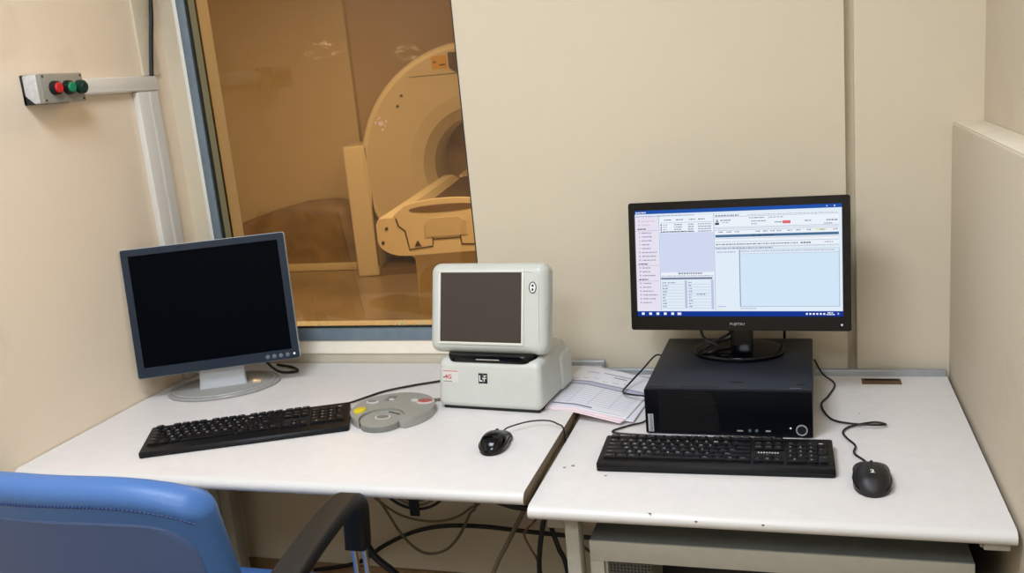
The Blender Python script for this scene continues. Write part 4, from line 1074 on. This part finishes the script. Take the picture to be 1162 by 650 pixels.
cable('grey double cord slanting down from the gap between the desks', [(-.54, 1.90, .70), (-.58, 1.90, .63), (-.63, 1.90, .54), (-.68, 1.90, .45), (-.728, 1.90, .36), (-.78, 1.90, .20), (-.80, 1.90, .008)], .0055, 'greycable')
cable('short black cable sagging below the right end of the corner desk', [(-.76, 1.75, .72), (-.70, 1.75, .652), (-.643, 1.75, .625), (-.58, 1.75, .613), (-.51, 1.75, .625), (-.455, 1.75, .69)], .0065)
cable('upright black cable dropping left of the right desk leg', [(-.505, 1.685, .66), (-.520, 1.685, .63), (-.528, 1.685, .60), (-.538, 1.685, .55), (-.543, 1.685, .49), (-.545, 1.685, .30), (-.545, 1.685, .008)], .0055)
cable('black cable slanting down towards the right desk leg', [(-.495, 1.70, .66), (-.515, 1.70, .62), (-.512, 1.70, .595), (-.500, 1.70, .55), (-.486, 1.70, .50), (-.475, 1.70, .30), (-.47, 1.70, .008)], .0055)
cable('thin reddish brown cable bowing out left of the upright black cable', [(-.515, 1.715, .65), (-.555, 1.715, .60), (-.578, 1.715, .572), (-.568, 1.715, .54), (-.552, 1.715, .50), (-.545, 1.715, .40), (-.55, 1.715, .008)], .0026, 'browncable')
cable('thin brown cable crossing to the right behind the desk leg', [(-.51, 1.73, .64), (-.495, 1.73, .60), (-.470, 1.73, .56), (-.440, 1.73, .53), (-.415, 1.73, .52)], .003, 'browncable')
for (rx, rz, k, lb_) in ((.095, .104, 'rubber', 'outermost black coil strapped below the corner desk edge'), (.080, .095, 'greycable', 'middle grey coil strapped below the corner desk edge'), (.066, .086, 'greycable', 'innermost grey coil strapped below the corner desk edge')):
    cable(lb_, [(-.815 + rx * math.cos(R(a)), 1.70, .728 + rz * math.sin(R(a))) for a in range(180, 361, 18)], .0034, k, 'coils strapped below the corner desk')
b = MB(); b.box(-.826, -.804, 1.688, 1.695, .612, .731, 'black_soft', bev=.002); tag(b.build('cable_strap'), 'black strap hanging around the cable coils below the corner desk', 'strap')

# ------------------------------------------------------------------ light
def area(name, loc, size, sy, energy, col, rot=(0, 0, 0)):
    l = bpy.data.lights.new(name, 'AREA'); l.shape = 'RECTANGLE'; l.size = size; l.size_y = sy; l.energy = energy; l.color = col
    o = bpy.data.objects.new(name, l); COL.objects.link(o); o.location = loc; o.rotation_euler = rot; return o
area('ceiling_lamp', (-.80, .72, CEIL - .04), .7, .7, 36, (.80, .885, 1))
area('ceiling_lamp', (-.45, -.9, CEIL - .04), .8, .8, 40, (.80, .885, 1))
area('unseen_scanner_light', (-3.4, 5.0, CEIL - .04), 1.2, .6, 95, (1, 1, 1.0))
area('unseen_scanner_light', (-.9, 3.9, CEIL - .04), 1.2, .6, 140, (1, 1, 1.0))  # added near the window to brighten the lining, no known fixture
w = bpy.data.worlds.new('world'); SC.world = w; w.use_nodes = True
w.node_tree.nodes['Background'].inputs[0].default_value = (.02, .02, .02, 1)

# ------------------------------------------------------------------ camera
yaw, pitch, roll, f = 0.312312915, 0.221969995, -0.0939018476, 1051.48298
ca, sa, cb_, sb = math.cos(yaw), math.sin(yaw), math.cos(pitch), math.sin(pitch)
fw = Vector((-sa * cb_, ca * cb_, -sb)); rt = Vector((ca, sa, 0)); up = rt.cross(fw)
cr, sr = math.cos(roll), math.sin(roll)
r2 = rt * cr + up * sr; u2 = up * cr - rt * sr
cam = bpy.data.cameras.new('camera'); co = bpy.data.objects.new('camera', cam); COL.objects.link(co)
cam.sensor_fit = 'HORIZONTAL'; cam.sensor_width = 36; cam.lens = f / 1162 * 36; cam.clip_start = .02
mw = Matrix(((r2.x, u2.x, -fw.x, 0), (r2.y, u2.y, -fw.y, 0), (r2.z, u2.z, -fw.z, 1.52), (0, 0, 0, 1)))
co.matrix_world = mw
SC.camera = co
SC.view_settings.view_transform = 'Standard'; SC.view_settings.look = 'None'; SC.view_settings.exposure = 0; SC.view_settings.gamma = 1
SC.view_settings.use_curve_mapping = False
